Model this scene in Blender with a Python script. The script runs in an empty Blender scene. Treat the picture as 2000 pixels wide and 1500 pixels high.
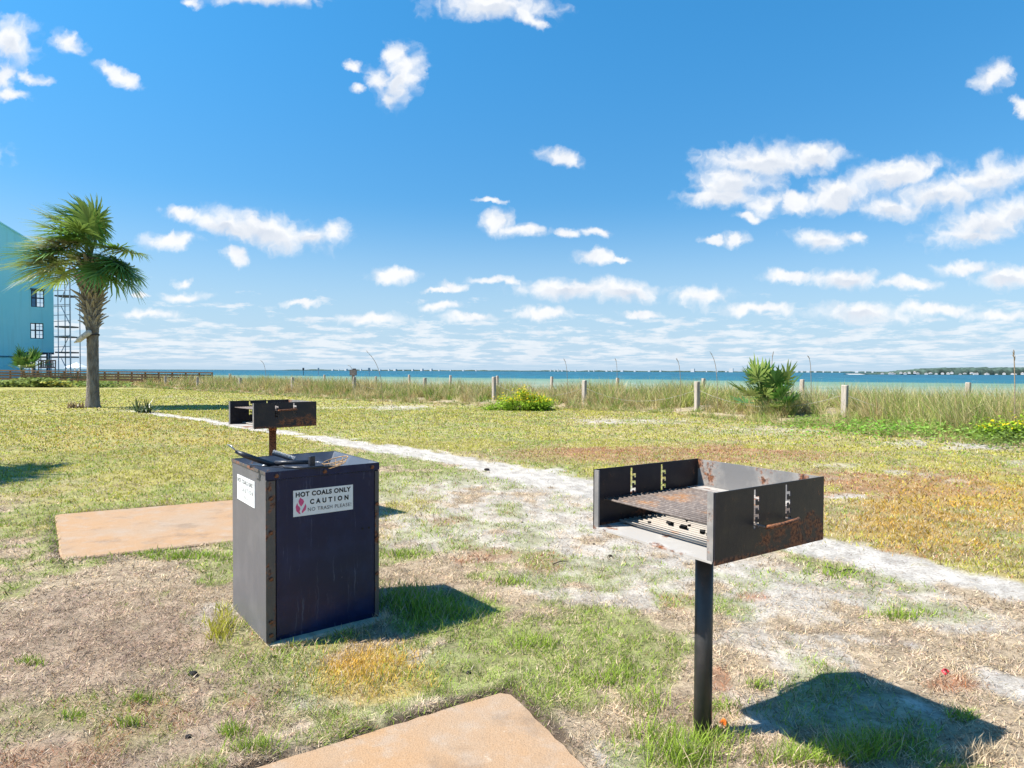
import bpy, math, random
import numpy as np
from mathutils import Vector, Matrix

random.seed(7)
rng = np.random.default_rng(11)
scene = bpy.context.scene
COL = scene.collection
R = math.radians

# ------------------------------------------------------------------ camera
CAM_H = 1.25
FPX, PITCH, ROLL = 1276.3, 0.0202, 0.0039          # photo is 2000 x 1500
cd = bpy.data.cameras.new('camera'); cam = bpy.data.objects.new('camera', cd); COL.objects.link(cam)
cd.sensor_width = 36.0; cd.lens = FPX / 2000 * 36.0; cd.clip_start = 0.05; cd.clip_end = 60000
_f = Vector((0, math.cos(PITCH), -math.sin(PITCH))); _u = Vector((0, math.sin(PITCH), math.cos(PITCH))); _r = Vector((1, 0, 0))
c_, s_ = math.cos(ROLL), math.sin(ROLL)
RIGHT = _r * c_ + _u * s_; UP = _u * c_ - _r * s_; FWD = _f
mw = Matrix((RIGHT, UP, -FWD)).transposed().to_4x4(); mw.translation = Vector((0, 0, CAM_H))
cam.matrix_world = mw
scene.camera = cam

# ------------------------------------------------------------------ exposure
vs = scene.view_settings
vs.view_transform = 'Standard'; vs.look = 'None'; vs.exposure = 1.06; vs.gamma = 1.0; vs.use_curve_mapping = False
scene.render.engine = 'CYCLES'
scene.cycles.use_denoising = True; scene.cycles.denoiser = 'OPENIMAGEDENOISE'; scene.cycles.denoising_input_passes = 'RGB_ALBEDO_NORMAL'; scene.cycles.denoising_prefilter = 'ACCURATE'
scene.cycles.max_bounces = 6; scene.cycles.diffuse_bounces = 3; scene.cycles.glossy_bounces = 2
scene.cycles.transmission_bounces = 3; scene.cycles.transparent_max_bounces = 4
scene.cycles.sample_clamp_indirect = 6.0
scene.cycles.use_adaptive_sampling = True; scene.cycles.adaptive_threshold = 0.01; scene.cycles.adaptive_min_samples = 16

# photo-derived survey helpers: a pixel of the photograph to a point of the place
def ray(px, py):
    d = RIGHT * ((px - 1000) / FPX) + UP * (-(py - 750) / FPX) + FWD
    return d
def on_z(px, py, z=0.0):
    d = ray(px, py); t = (z - CAM_H) / d.z
    return Vector((d.x * t, d.y * t, z))
def at(px, py, depth):
    d = ray(px, py); t = depth / d.y
    return Vector((d.x * t, depth, CAM_H + d.z * t))

# ------------------------------------------------------------------ node helpers
def N(nt, kind, ins=None, **props):
    n = nt.nodes.new(kind)
    for k, v in props.items(): setattr(n, k, v)
    if ins:
        for k, v in ins.items():
            s = n.inputs[k]
            if isinstance(v, bpy.types.NodeSocket): nt.links.new(v, s)
            else: s.default_value = v
    return n
def math_(nt, op, a, b=None, c=None, clamp=False):
    i = {0: a}
    if b is not None: i[1] = b
    if c is not None: i[2] = c
    return N(nt, 'ShaderNodeMath', i, operation=op, use_clamp=clamp).outputs[0]
def vmath(nt, op, a, b=None):
    i = {0: a}
    if b is not None: i[1] = b
    return N(nt, 'ShaderNodeVectorMath', i, operation=op)
def smooth(nt, x, lo, hi):
    return N(nt, 'ShaderNodeMapRange', {0: x, 1: lo, 2: hi, 3: 0.0, 4: 1.0}, interpolation_type='SMOOTHSTEP').outputs[0]
def mixc(nt, fac, a, b, mode='MIX'):
    n = nt.nodes.new('ShaderNodeMix'); n.data_type = 'RGBA'; n.blend_type = mode
    for idx, v in ((0, fac), (6, a), (7, b)):
        if isinstance(v, bpy.types.NodeSocket): nt.links.new(v, n.inputs[idx])
        elif idx == 0: n.inputs[0].default_value = v
        else: n.inputs[idx].default_value = (*v[:3], 1)
    return n.outputs[2]
def noise(nt, vec, scale, detail=4, rough=0.55, dist=0.0):
    n = N(nt, 'ShaderNodeTexNoise', {'Scale': scale, 'Detail': detail, 'Roughness': rough, 'Distortion': dist})
    if vec is not None: nt.links.new(vec, n.inputs['Vector'])
    return n

# ------------------------------------------------------------------ sun and sky
SAZ, SCOT = 0.1368, 0.7945
sun_travel = Vector((SCOT * math.cos(SAZ), SCOT * math.sin(SAZ), -1)).normalized()
SUN_EL = math.atan(1 / SCOT)
sd = bpy.data.lights.new('sun', 'SUN'); sd.energy = 5.0; sd.angle = R(0.53); sd.color = (1.0, 0.945, 0.85)
so = bpy.data.objects.new('sun', sd); COL.objects.link(so)
so.rotation_euler = sun_travel.to_track_quat('-Z', 'Y').to_euler(); so.location = (-30, -5, 40)

world = bpy.data.worlds.new('World'); scene.world = world; world.use_nodes = True
wt = world.node_tree; wt.nodes.clear()
def build_sky():
    nt = wt
    sky = N(nt, 'ShaderNodeTexSky', sky_type='NISHITA', sun_disc=False)
    sky.sun_elevation = SUN_EL
    sky.sun_rotation = math.atan2(-sun_travel.x, -sun_travel.y)
    sky.altitude = 0; sky.air_density = 1.0; sky.dust_density = 0.35; sky.ozone_density = 2.2
    D = N(nt, 'ShaderNodeTexCoord').outputs['Generated']
    sep = N(nt, 'ShaderNodeSeparateXYZ', {0: D})
    X, Y, Z = sep.outputs
    hs = N(nt, 'ShaderNodeHueSaturation', {'Saturation': 1.1, 'Value': 1.0, 'Color': sky.outputs[0]})
    tint = mixc(nt, smooth(nt, Z, .08, .55), (.60, .96, 1.12), (.47, 1.38, 1.62))
    blue = mixc(nt, 1.0, hs.outputs[0], tint, 'MULTIPLY')
    # heading coordinates of the sky in front (north)
    Ys = math_(nt, 'MAXIMUM', Y, 0.08)
    u = math_(nt, 'DIVIDE', X, Ys); v = math_(nt, 'DIVIDE', Z, Ys)
    uv = N(nt, 'ShaderNodeCombineXYZ', {0: u, 1: v, 2: 0.0}).outputs[0]
    w1 = noise(nt, uv, 9.0, 3, 0.6)
    w2 = noise(nt, uv, 34.0, 4, 0.6)
    off1 = vmath(nt, 'MULTIPLY', vmath(nt, 'SUBTRACT', w1.outputs['Color'], (0.5, 0.5, 0.5)).outputs[0], (0.055, 0.034, 0)).outputs[0]
    off2 = vmath(nt, 'MULTIPLY', vmath(nt, 'SUBTRACT', w2.outputs['Color'], (0.5, 0.5, 0.5)).outputs[0], (0.036, 0.024, 0)).outputs[0]
    uvd = vmath(nt, 'ADD', vmath(nt, 'ADD', uv, off1).outputs[0], off2).outputs[0]
    blobs = [(520,448,125,34,8),(440,440,85,22,10),(610,462,75,20,3),(662,448,32,24,-25),(372,418,58,16,8),(328,468,50,19,0),(457,498,26,17,0),
        (972,436,36,24,0),(1010,450,52,12,0),(1160,503,42,15,0),(1210,507,22,6,0),(1105,453,28,8,0),(1163,452,28,10,0),(1095,306,40,15,18),
        (1435,470,30,14,0),(1390,472,22,8,0),(1430,358,80,40,0),(1500,312,130,32,-4),(1595,303,68,24,0),(1415,388,82,20,0),(1495,402,42,20,0),(1548,395,36,22,0),
        (1640,375,92,32,-16),(1740,345,100,27,-10),(1830,378,135,32,-13),(1935,345,105,34,-8),(1745,402,75,20,-5),
        (1925,434,110,34,-10),(1990,408,70,32,-10),(1900,456,85,13,0),(1608,464,62,20,-4),(1668,458,36,12,0),(1465,428,26,9,0),
        (785,150,36,58,8),(768,105,24,22,0),(745,150,30,22,0),(690,126,20,10,20),(700,178,14,10,0),(770,185,28,22,0),
        (960,12,120,26,4),(1030,28,45,16,20),(520,0,110,18,0),(380,6,22,10,0),
        (28,82,52,42,20),(66,152,36,12,10),(5,150,28,30,0),(228,142,42,15,25),(140,85,34,18,30),(20,185,40,12,0),
        (1935,155,42,24,-25),(1990,215,16,24,-20),(760,542,46,14,0),(1110,566,110,21,-3),(1215,570,82,21,2),(1370,580,62,17,0),(885,563,32,9,0),(860,568,40,5,0),(590,590,38,7,0),
        (360,578,54,10,0),(275,577,20,6,0),(365,552,18,9,0),(290,613,62,9,0),(960,549,42,8,0),(1000,551,17,11,0),
        (1535,543,46,11,0),(1645,545,66,20,0),(1770,554,62,12,0),(1890,524,62,14,0),(1962,540,70,19,0),
        (1690,612,120,19,-3),(1830,601,90,12,0),(1960,612,80,12,0),(1480,606,85,12,0),(735,622,80,12,0),(920,620,50,9,0),(865,600,40,9,0),(1060,612,60,12,0),(1250,615,45,8,0),(955,398,30,5,0),
        (-120,300,120,35,-5),(-300,150,150,45,0),(2250,300,150,40,0),(2450,150,170,50,5),(2150,500,110,28,0),(-150,520,90,22,0),(-400,430,140,30,0),(2500,450,160,30,0),(300,-250,160,60,10),(1500,-300,180,60,-10)]
    acc = None; bi = 0; und = None
    rots = {}
    for bl in blobs:
        k = min((-25, -12, 0, 12, 25), key=lambda q: abs(q - bl[4])); rots.setdefault(k, []).append(bl)
    for k, bls in rots.items():
        ca, sa = math.cos(R(-k)), math.sin(R(-k))      # axes of the clouds of this slant
        ru = vmath(nt, 'DOT_PRODUCT', uvd, (ca, sa, 0)).outputs['Value']; rv = vmath(nt, 'DOT_PRODUCT', uvd, (-sa, ca, 0)).outputs['Value']
        base = N(nt, 'ShaderNodeCombineXYZ', {0: ru, 1: rv, 2: 0.0}).outputs[0]; cur = base
        for (px, py, rx, ry, rot) in bls:
            if bi and bi % 10 == 0:      # chain the batches so that few values are alive at a time
                e = math_(nt, 'MULTIPLY', acc, 1e-9); cur = vmath(nt, 'ADD', base, N(nt, 'ShaderNodeCombineXYZ', {0: e, 1: e, 2: e}).outputs[0]).outputs[0]
            bi += 1
            d = ray(px, py); cu, cv = d.x / d.y, d.z / d.y; cu, cv = cu * ca + cv * sa, -cu * sa + cv * ca; ix, iy = FPX / (rx * .95), FPX / (ry * .98)
            mp = N(nt, 'ShaderNodeVectorMath', {0: cur, 1: (ix, iy, 0), 2: (-cu * ix, -cv * iy, 0)}, operation='MULTIPLY_ADD')
            ln = vmath(nt, 'LENGTH', mp.outputs[0]).outputs['Value']
            acc = ln if acc is None else math_(nt, 'SMOOTH_MIN', acc, ln, 0.25)
            if rx * ry > 1100:      # how deep into the underside of a big cloud
                bi_ = math_(nt, 'SUBTRACT', vmath(nt, 'DOT_PRODUCT', mp.outputs[0], (0, -.8, 0)).outputs['Value'], ln); und = bi_ if und is None else math_(nt, 'MAXIMUM', und, bi_)
    F = math_(nt, 'SUBTRACT', 1.0, acc)
    nz = noise(nt, uvd, 24.0, 5, 0.60)
    bil = noise(nt, uvd, 30.0, 2, .5)
    puff = math_(nt, 'SUBTRACT', .22, math_(nt, 'MULTIPLY', math_(nt, 'ABSOLUTE', math_(nt, 'SUBTRACT', bil.outputs[0], .5)), 2.2))      # billows
    Fn = math_(nt, 'ADD', F, math_(nt, 'ADD', math_(nt, 'MULTIPLY', math_(nt, 'SUBTRACT', nz.outputs[0], 0.5), 1.15), math_(nt, 'MULTIPLY', puff, .75)))
    a1 = math_(nt, 'MULTIPLY', smooth(nt, Fn, -0.34, math_(nt, 'ADD', .12, math_(nt, 'MULTIPLY', w1.outputs[0], 1.30))), .98)
    a1 = math_(nt, 'MULTIPLY', a1, smooth(nt, Y, 0.10, 0.22))
    # distant cloud deck, seen in perspective as a flat layer all round
    Zs = math_(nt, 'MAXIMUM', math_(nt, 'ADD', Z, 0.035), 0.02)
    P = N(nt, 'ShaderNodeCombineXYZ', {0: math_(nt, 'DIVIDE', X, Zs), 1: math_(nt, 'DIVIDE', Y, Zs), 2: 0.0}).outputs[0]
    azi = math_(nt, 'ARCTAN2', X, Y); lz = math_(nt, 'LOGARITHM', Zs, math.e)
    Q = N(nt, 'ShaderNodeCombineXYZ', {0: math_(nt, 'MULTIPLY', azi, 12.0), 1: math_(nt, 'MULTIPLY', lz, 4.6), 2: 0.0}).outputs[0]
    dq = noise(nt, Q, 1.6, 5, 0.62); dp = noise(nt, P, 1.0, 3, 0.58)
    class _D: pass
    deck = _D(); deck.outputs = [math_(nt, 'ADD', math_(nt, 'MULTIPLY', dq.outputs[0], .72), math_(nt, 'MULTIPLY', dp.outputs[0], .28))]
    horiz = smooth(nt, Z, 0.16, 0.03)      # 1 close to the horizon
    th = math_(nt, 'SUBTRACT', 0.66, math_(nt, 'MULTIPLY', horiz, 0.225))
    a2 = smooth(nt, math_(nt, 'SUBTRACT', deck.outputs[0], th), 0.0, 0.13)
    fade = smooth(nt, Z, 0.26, 0.14)
    fade = math_(nt, 'MAXIMUM', fade, smooth(nt, Y, 0.25, 0.0))   # scattered clouds overhead and behind too
    a2 = math_(nt, 'MULTIPLY', math_(nt, 'MULTIPLY', a2, fade), 0.66)
    a2 = math_(nt, 'MULTIPLY', a2, smooth(nt, Z, -0.002, 0.022))
    alpha = math_(nt, 'MAXIMUM', a1, a2, clamp=True)
    # shade of the clouds: thick undersides are a little grey
    sh = math_(nt, 'ADD', .72, math_(nt, 'MULTIPLY', math_(nt, 'SUBTRACT', nz.outputs[0], .5), 1.6))
    sh = math_(nt, 'ADD', sh, math_(nt, 'MULTIPLY', smooth(nt, w1.outputs[0], 0.35, 0.65), 0.3), clamp=True)
    thick = smooth(nt, math_(nt, 'ADD', und, math_(nt, 'MULTIPLY', math_(nt, 'SUBTRACT', nz.outputs[0], .5), .8)), -.50, .05)
    sh = math_(nt, 'SUBTRACT', math_(nt, 'ADD', sh, math_(nt, 'MULTIPLY', puff, .5)), math_(nt, 'MULTIPLY', thick, .8), clamp=True)
    cloud = mixc(nt, sh, (5.3, 5.75, 6.5), (7.4, 7.5, 7.65))
    low = mixc(nt, math_(nt, 'MULTIPLY', smooth(nt, Z, 0.26, 0.0), 0.9), blue, (4.0, 5.2, 6.6))
    colr = mixc(nt, alpha, low, cloud)
    bg = N(nt, 'ShaderNodeBackground', {'Color': colr, 'Strength': 0.065})
    out = N(nt, 'ShaderNodeOutputWorld', {'Surface': bg.outputs[0]})
build_sky()
world.cycles.sampling_method = 'NONE'

# ------------------------------------------------------------------ mesh helpers
def tag(o, label=None, cat=None, group=None, kind=None):
    if label: o['label'] = label
    if cat: o['category'] = cat
    if group: o['group'] = group
    if kind: o['kind'] = kind
    return o
def empty(name, loc=(0, 0, 0), rz=0.0):
    o = bpy.data.objects.new(name, None); COL.objects.link(o); o.location = loc; o.rotation_euler = (0, 0, rz)
    o.empty_display_size = 0.1
    return o
def mesh_obj(name, me, mat=None, parent=None):
    if mat is not None and len(me.materials) == 0: me.materials.append(mat)
    o = bpy.data.objects.new(name, me); COL.objects.link(o)
    if parent is not None: o.parent = parent
    return o
class MB:
    def __init__(s): s.v = []; s.f = []
    def add(s, vs, fs):
        b = len(s.v); s.v += [tuple(p) for p in vs]; s.f += [tuple(b + i for i in f) for f in fs]; return s
    def box(s, x0, x1, y0, y1, z0, z1, M=None):
        p = [Vector(q) for q in ((x0,y0,z0),(x1,y0,z0),(x1,y1,z0),(x0,y1,z0),(x0,y0,z1),(x1,y0,z1),(x1,y1,z1),(x0,y1,z1))]
        if M is not None: p = [M @ q for q in p]
        return s.add(p, [(0,3,2,1),(4,5,6,7),(0,1,5,4),(1,2,6,5),(2,3,7,6),(3,0,4,7)])
    def tube(s, pts, r, n=8, cap=True):
        pts = [Vector(p) for p in pts]; m = len(pts)
        rr = r if isinstance(r, (list, tuple)) else [r] * m
        vs = []; prev = None
        for i, p in enumerate(pts):
            t = (pts[min(i + 1, m - 1)] - pts[max(i - 1, 0)]).normalized()
            ref = prev if prev is not None else (Vector((0, 0, 1)) if abs(t.z) < 0.9 else Vector((1, 0, 0)))
            a = (ref - t * ref.dot(t)).normalized(); prev = a; b = t.cross(a)
            for k in range(n):
                w = 2 * math.pi * k / n; vs.append(p + a * (math.cos(w) * rr[i]) + b * (math.sin(w) * rr[i]))
        fs = [(i*n+k, i*n+(k+1) % n, (i+1)*n+(k+1) % n, (i+1)*n+k) for i in range(m-1) for k in range(n)]
        if cap: fs += [tuple(range(n-1, -1, -1)), tuple((m-1)*n + k for k in range(n))]
        return s.add(vs, fs)
    def beam(s, p, q, w, h):
        p, q = Vector(p), Vector(q); d = (q - p); L = d.length
        M = d.to_track_quat('X', 'Z').to_matrix().to_4x4(); M.translation = p
        return s.box(0, L, -w/2, w/2, -h/2, h/2, M)
    def quad(s, a, b, c, d): return s.add([a, b, c, d], [(0, 1, 2, 3)])
    def mesh(s, name, smooth_=False):
        me = bpy.data.meshes.new(name); me.from_pydata(s.v, [], s.f); me.update()
        if smooth_: me.polygons.foreach_set('use_smooth', [True] * len(me.polygons))
        return me
    def build(s, name, mat=None, parent=None, smooth_=False): return mesh_obj(name, s.mesh(name, smooth_), mat, parent)
def bevel(o, w=0.003, seg=2):
    m = o.modifiers.new('bevel', 'BEVEL'); m.width = w; m.segments = seg; m.limit_method = 'ANGLE'; m.angle_limit = R(40); return o
def np_mesh(name, V, F, cols=None, smooth_=False):
    """V (n,3), F (m,k) all the same k; cols (n,3) base colours"""
    me = bpy.data.meshes.new(name); n, m, k = len(V), len(F), F.shape[1]
    me.vertices.add(n); me.vertices.foreach_set('co', np.ascontiguousarray(V, np.float32).ravel())
    me.loops.add(m * k); me.loops.foreach_set('vertex_index', np.ascontiguousarray(F, np.int32).ravel())
    me.polygons.add(m); me.polygons.foreach_set('loop_start', np.arange(0, m * k, k, dtype=np.int32))
    if smooth_: me.polygons.foreach_set('use_smooth', np.ones(m, bool))
    me.update(calc_edges=True)
    if cols is not None:
        a = me.color_attributes.new('col', 'FLOAT_COLOR', 'POINT')
        a.data.foreach_set('color', np.concatenate([cols, np.ones((n, 1))], 1).astype(np.float32).ravel())
    return me

# ------------------------------------------------------------------ numpy noise
def _hash(ix, iy, seed):
    h = (ix.astype(np.int64) * 374761393 + iy.astype(np.int64) * 668265263 + seed * 974711) & 0xFFFFFFFF
    h = ((h ^ (h >> 13)) * 1274126177) & 0xFFFFFFFF
    return ((h ^ (h >> 16)) & 0xFFFF) / 65535.0
def vnoise(x, y, seed=0):
    ix = np.floor(x); iy = np.floor(y); fx = x - ix; fy = y - iy
    fx = fx * fx * (3 - 2 * fx); fy = fy * fy * (3 - 2 * fy)
    a = _hash(ix, iy, seed); b = _hash(ix + 1, iy, seed); c = _hash(ix, iy + 1, seed); d = _hash(ix + 1, iy + 1, seed)
    return (a * (1 - fx) + b * fx) * (1 - fy) + (c * (1 - fx) + d * fx) * fy
def fbm(x, y, s, seed=0, oct=4):
    t = 0; a = 0.5; tot = 0
    for o in range(oct):
        t = t + a * vnoise(x * s + 17.3 * o, y * s - 9.1 * o, seed + o); tot += a; a *= 0.5; s = s * 2.03
    return t / tot
def sstep(x, lo, hi):
    t = np.clip((x - lo) / (hi - lo), 0, 1); return t * t * (3 - 2 * t)

# ------------------------------------------------------------------ the lie of the land
FRONT = np.array([(26, 3.5), (14, 7.5), (9.6, 9.9), (7.6, 12.3), (6.4, 15.6), (4.6, 19.4), (1.7, 21.5), (-1.9, 24.0), (-6.3, 26.6), (-13.6, 34), (-25, 44.5), (-43, 57), (-70, 74)], float)
SEA_Z = -2.5
def front_dist(x, y):
    """signed distance to the landward edge of the dune strip, positive towards the sea"""
    best = np.full(x.shape, 1e9); sgn = np.ones(x.shape)
    for (ax, ay), (bx, by) in zip(FRONT[:-1], FRONT[1:]):
        dx, dy = bx - ax, by - ay; t = np.clip(((x - ax) * dx + (y - ay) * dy) / (dx * dx + dy * dy), 0, 1)
        ex, ey = x - ax - t * dx, y - ay - t * dy; d = np.hypot(ex, ey); side = dx * ey - dy * ex
        m = d < best; best = np.where(m, d, best); sgn = np.where(m, np.where(side < 0, 1.0, -1.0), sgn)
    return best * sgn
def height(x, y):
    s = front_dist(x, y)
    z = 0.08 * sstep(s, 0.0, 3.0) * (1 - sstep(s, 6.0, 10.0)) + 0.10 * (fbm(x, y, 0.5, 5, 3) - 0.5) * sstep(s, -1, 2)
    z = z - 3.6 * sstep(s, 8.0, 34.0)
    near = 1 - sstep(np.hypot(x, y), 12, 30)
    z = z + near * (0.030 * (fbm(x, y, 0.9, 3, 3) - 0.5) + 0.012 * (fbm(x, y, 6.0, 4, 2) - 0.5))
    return z
def chart(x, y):
    """where a spot of lawn lies in the survey of the photograph"""
    P = np.stack([x, y, np.full(x.shape, -CAM_H)], -1)
    fx, fy, fz = P @ np.array(RIGHT), P @ np.array(UP), P @ np.array(FWD); fz = np.maximum(fz, 0.05)
    return 1000 + FPX * fx / fz, 750 - FPX * fy / fz

SAND = np.array((.50, .465, .425)); SOIL = np.array((.25, .195, .15)); STRAW = np.array((.55, .435, .295)); THATCH = np.array((.385, .28, .205))
GREEN = np.array((.265, .37, .05)); YGREEN = np.array((.42, .405, .055)); RUST = np.array((.40, .18, .09)); YELLOW = np.array((.66, .45, .10)); OCHRE = np.array((.47, .29, .045))
def blob(px, py, cx, cy, rx, ry, nz, k=0.9):
    d = np.hypot((px - cx) / rx, (py - cy) / ry)
    return sstep(1 - d + (nz - 0.5) * k * 2, 0.0, 0.5)
PATH = np.array([(200,798,2),(290,806,3.5),(420,824,5),(560,846,7),(700,869,10),(850,890,13),(970,916,17),(1150,955,22),(1300,990,22),(1450,1030,24),(1600,1066,24),(1800,1112,26),(2000,1160,22),(2300,1240,30)], float)
def cover(x, y):
    """weights of what grows or lies at a spot: sand, straw, thatch, green, ygreen, rust, yellow, ochre"""
    px, py = chart(x, y); behind = y < 0.6
    n1 = fbm(x, y, 0.55, 21, 4); n2 = fbm(x, y, 1.7, 31, 4); n3 = fbm(x, y, 5.0, 41, 3); n4 = fbm(x, y, 14.0, 51, 2)
    far = sstep(py, 1010, 900)                       # the lawn beyond the path
    pc = np.interp(px, PATH[:, 0], PATH[:, 1]); ph = np.interp(px, PATH[:, 0], PATH[:, 2])
    beyond = sstep((pc - py) / ph, -0.3, 1.2)
    w = {}
    w['straw'] = 0.50 + 0.9 * (n2 - 0.45)
    w['thatch'] = 1.3 * blob(px, py, 170, 1330, 460, 240, n1, .4) * (0.4 + n3) + 0.35 * sstep(n3, .5, .75)
    w['green'] = 1.7 * sstep(n2 + 0.6 * (n3 - .5), .52, .64) + 2.3 * blob(px, py, 1130, 1290, 320, 140, n2, .8) * sstep(n3, .30, .5) + 1.6 * blob(px, py, 900, 1240, 230, 90, n2, .8) * sstep(n3, .35, .55) + 1.3 * blob(px, py, 230, 1010, 330, 90, n2, .7) * sstep(n3, .4, .55) + 1.5 * blob(px, py, 860, 1190, 150, 50, n2) + .8 * blob(px, py, 1650, 1470, 200, 30, n2) + .9 * blob(px, py, 1800, 1200, 200, 35, n2) * sstep(n3, .4, .55)
    w['green'] = w['green'] + 1.3 * blob(px, py, 330, 1085, 170, 14, n2) + 1.2 * blob(px, py, 1300, 1470, 90, 45, n2)
    w['green'] = w['green'] * (1 - 0.75 * blob(px, py, 170, 1330, 430, 230, n1, .5)) + 1.2 * sstep(n2 + .4 * (n3 - .5), .66, .72)
    w['ygreen'] = beyond * (1.1 * sstep(n1, .25, .5) + .35) + 1.6 * far * sstep(px, 760, 500) + 1.1 * blob(px, py, 800, 985, 75, 30, n3) + .9 * blob(px, py, 400, 1000, 450, 90, n2)
    w['ochre'] = 3.0 * blob(px, py, 1830, 1010, 330, 95, n1, .7) * beyond + .8 * blob(px, py, 300, 850, 400, 50, n2) + .5 * beyond * sstep(n2, .5, .65)
    w['rust'] = 4.6 * blob(px, py, 1330, 887, 350, 22, n2, .6) * beyond + 3.6 * blob(px, py, 1740, 950, 300, 38, n2, .8) * beyond + 1.4 * blob(px, py, 1800, 1080, 150, 20, n2)
    for (a, b, c, d, k) in ((872,1018,48,11,2.5),(960,1085,110,20,1.6),(1470,1168,55,13,2.2),(1340,1175,45,25,1.5),(1850,1340,75,35,1.3),(1400,1330,40,30,1.4),(330,1395,90,35,1.2),(90,1480,180,50,1.2),(470,1372,45,14,1.6),(1050,1105,50,14,1.5),(1150,880,120,8,1.5)):
        w['rust'] = w['rust'] + k * blob(px, py, a, b, c, d, n3, .8)
    w['rust'] = w['rust'] + .9 * sstep(n2 * .5 + n3 * .5 + .12 * beyond, .62, .70)
    w['green'] = w['green'] + beyond * 1.3 * sstep(n2 * .6 + n1 * .4, .44, .58) * sstep(px, 1750, 1100) + .7 * far * sstep(n2, .45, .6)
    w['yellow'] = 3.4 * blob(px, py, 730, 1310, 150, 62, n3, .8)
    sand = 2.0 * blob(px, py, 1000, 1005, 400, 100, n1, .35) * sstep(n2 * .55 + n3 * .45, .36, .60) + 2.0 * blob(px, py, 1250, 1130, 330, 75, n1, .5) * sstep(n3 * .6 + n2 * .4, .38, .60) + 1.4 * blob(px, py, 1680, 1290, 420, 170, n1, .4) * sstep(n3 * .6 + n2 * .4, .40, .60)
    sc = np.interp(px, [1380, 1560, 1800, 2000, 2300], [1120, 1190, 1265, 1345, 1450])
    sand = sand + 2.0 * sstep(1 - np.abs(py - sc) / 75 + (n2 - .5) * 3.0 + (n3 - .5) * 1.6, 0, 1.0) * sstep(px, 1390, 1520)
    for (a, b, c, d, k) in ((775,797,80,5,4),(640,797,60,3,2),(1650,968,42,7,3),(1755,921,27,5,3),(1812,928,26,5,3),(1870,938,34,6,3),(1935,953,24,6,3),(1995,905,40,8,3),(1900,872,90,9,2.5),(1770,866,50,7,2.5),(1600,935,90,5,2),(1640,910,60,5,2),(620,1370,70,16,1.8),(1690,1400,200,50,1.5),(1200,1480,90,40,1.2),(430,1210,60,40,1.2),(1500,1420,60,25,1.6),(1250,823,160,8,1.6),(1480,842,160,10,1.6),(330,775,40,2,2),(560,800,60,3,2)):
        sand = sand + k * blob(px, py, a, b, c, d, n3, .8)
    sand = sand + .75 * beyond * sstep(n2 * .5 + n3 * .5, .57, .66) + .5 * sstep(n1 * .5 + n2 * .5, .57, .66) * (1 - .85 * blob(px, py, 170, 1330, 520, 260, n1, .3))
    pathw = sstep(1.0 - np.abs(py - pc) / ph + (n2 - .5) * 1.3 + (n3 - .5) * 1.2, 0, .6) * sstep(px, 190, 320)
    w['sand'] = sand
    for k in w: w[k] = np.clip(w[k], 0, None) * np.where(k == 'sand', 1.0, 1 - .93 * pathw)
    w['sand'] = w['sand'] + 3.2 * pathw
    s = front_dist(x, y)
    dune = sstep(s, -0.5, 1.0)
    for k in w: w[k] = w[k] * (1 - dune)
    w['sand'] = w['sand'] + dune * .45 * sstep(n2, .45, .6); w['straw'] = w['straw'] + dune * .7; w['thatch'] = w['thatch'] + dune * .35; w['ygreen'] = w['ygreen'] + dune * .35
    for k in w: w[k] = np.where(behind, .02, w[k])
    w['straw'] = np.where(behind, .8 + n2, w['straw']); w['green'] = np.where(behind, 1.5 * sstep(n2, .5, .6), w['green'])
    tot = sum(w.values()) + 1e-6
    w = {k: (w[k] / tot) ** 1.35 for k in w}          # one kind of cover takes over each spot
    tot = sum(w.values()) + 1e-6
    return {k: w[k] / tot for k in w}, n3, n4
PAL = {'sand': SAND, 'straw': STRAW, 'thatch': THATCH, 'green': GREEN, 'ygreen': YGREEN, 'rust': RUST, 'yellow': YELLOW, 'ochre': OCHRE}
SOILMIX = {'sand': 0.0, 'straw': .45, 'thatch': .45, 'green': .5, 'ygreen': .35, 'rust': .35, 'yellow': .3, 'ochre': .35}

# ------------------------------------------------------------------ materials
def new_mat(name):
    m = bpy.data.materials.new(name); m.use_nodes = True; nt = m.node_tree; nt.nodes.clear()
    out = nt.nodes.new('ShaderNodeOutputMaterial'); return m, nt, out
def principled(nt, out, color, rough=0.6, spec=0.5, metal=0.0, normal=None):
    b = N(nt, 'ShaderNodeBsdfPrincipled')
    for k, v in (('Base Color', color), ('Roughness', rough), ('Specular IOR Level', spec), ('Metallic', metal)):
        if isinstance(v, bpy.types.NodeSocket): nt.links.new(v, b.inputs[k])
        elif k == 'Base Color': b.inputs[k].default_value = (*v[:3], 1)
        else: b.inputs[k].default_value = v
    if normal is not None: nt.links.new(normal, b.inputs['Normal'])
    nt.links.new(b.outputs[0], out.inputs[0]); return b
def objco(nt): return N(nt, 'ShaderNodeTexCoord').outputs['Object']
def worldpos(nt): return N(nt, 'ShaderNodeNewGeometry').outputs['Position']
def bump(nt, h, dist=0.01, strength=0.5):
    return N(nt, 'ShaderNodeBump', {'Height': h, 'Distance': dist, 'Strength': strength}).outputs[0]
def simple(name, c, rough=.6, spec=.4, metal=0, var=.25, scale=12, bmp=0.0):
    m, nt, out = new_mat(name); p = objco(nt); n = noise(nt, p, scale, 5)
    lo = tuple(x * (1 - var) for x in c); hi = tuple(min(1, x * (1 + var)) for x in c)
    principled(nt, out, mixc(nt, smooth(nt, n.outputs[0], .3, .7), lo, hi), rough, spec, metal, bump(nt, n.outputs[0], .01, bmp) if bmp else None)
    return m
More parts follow.
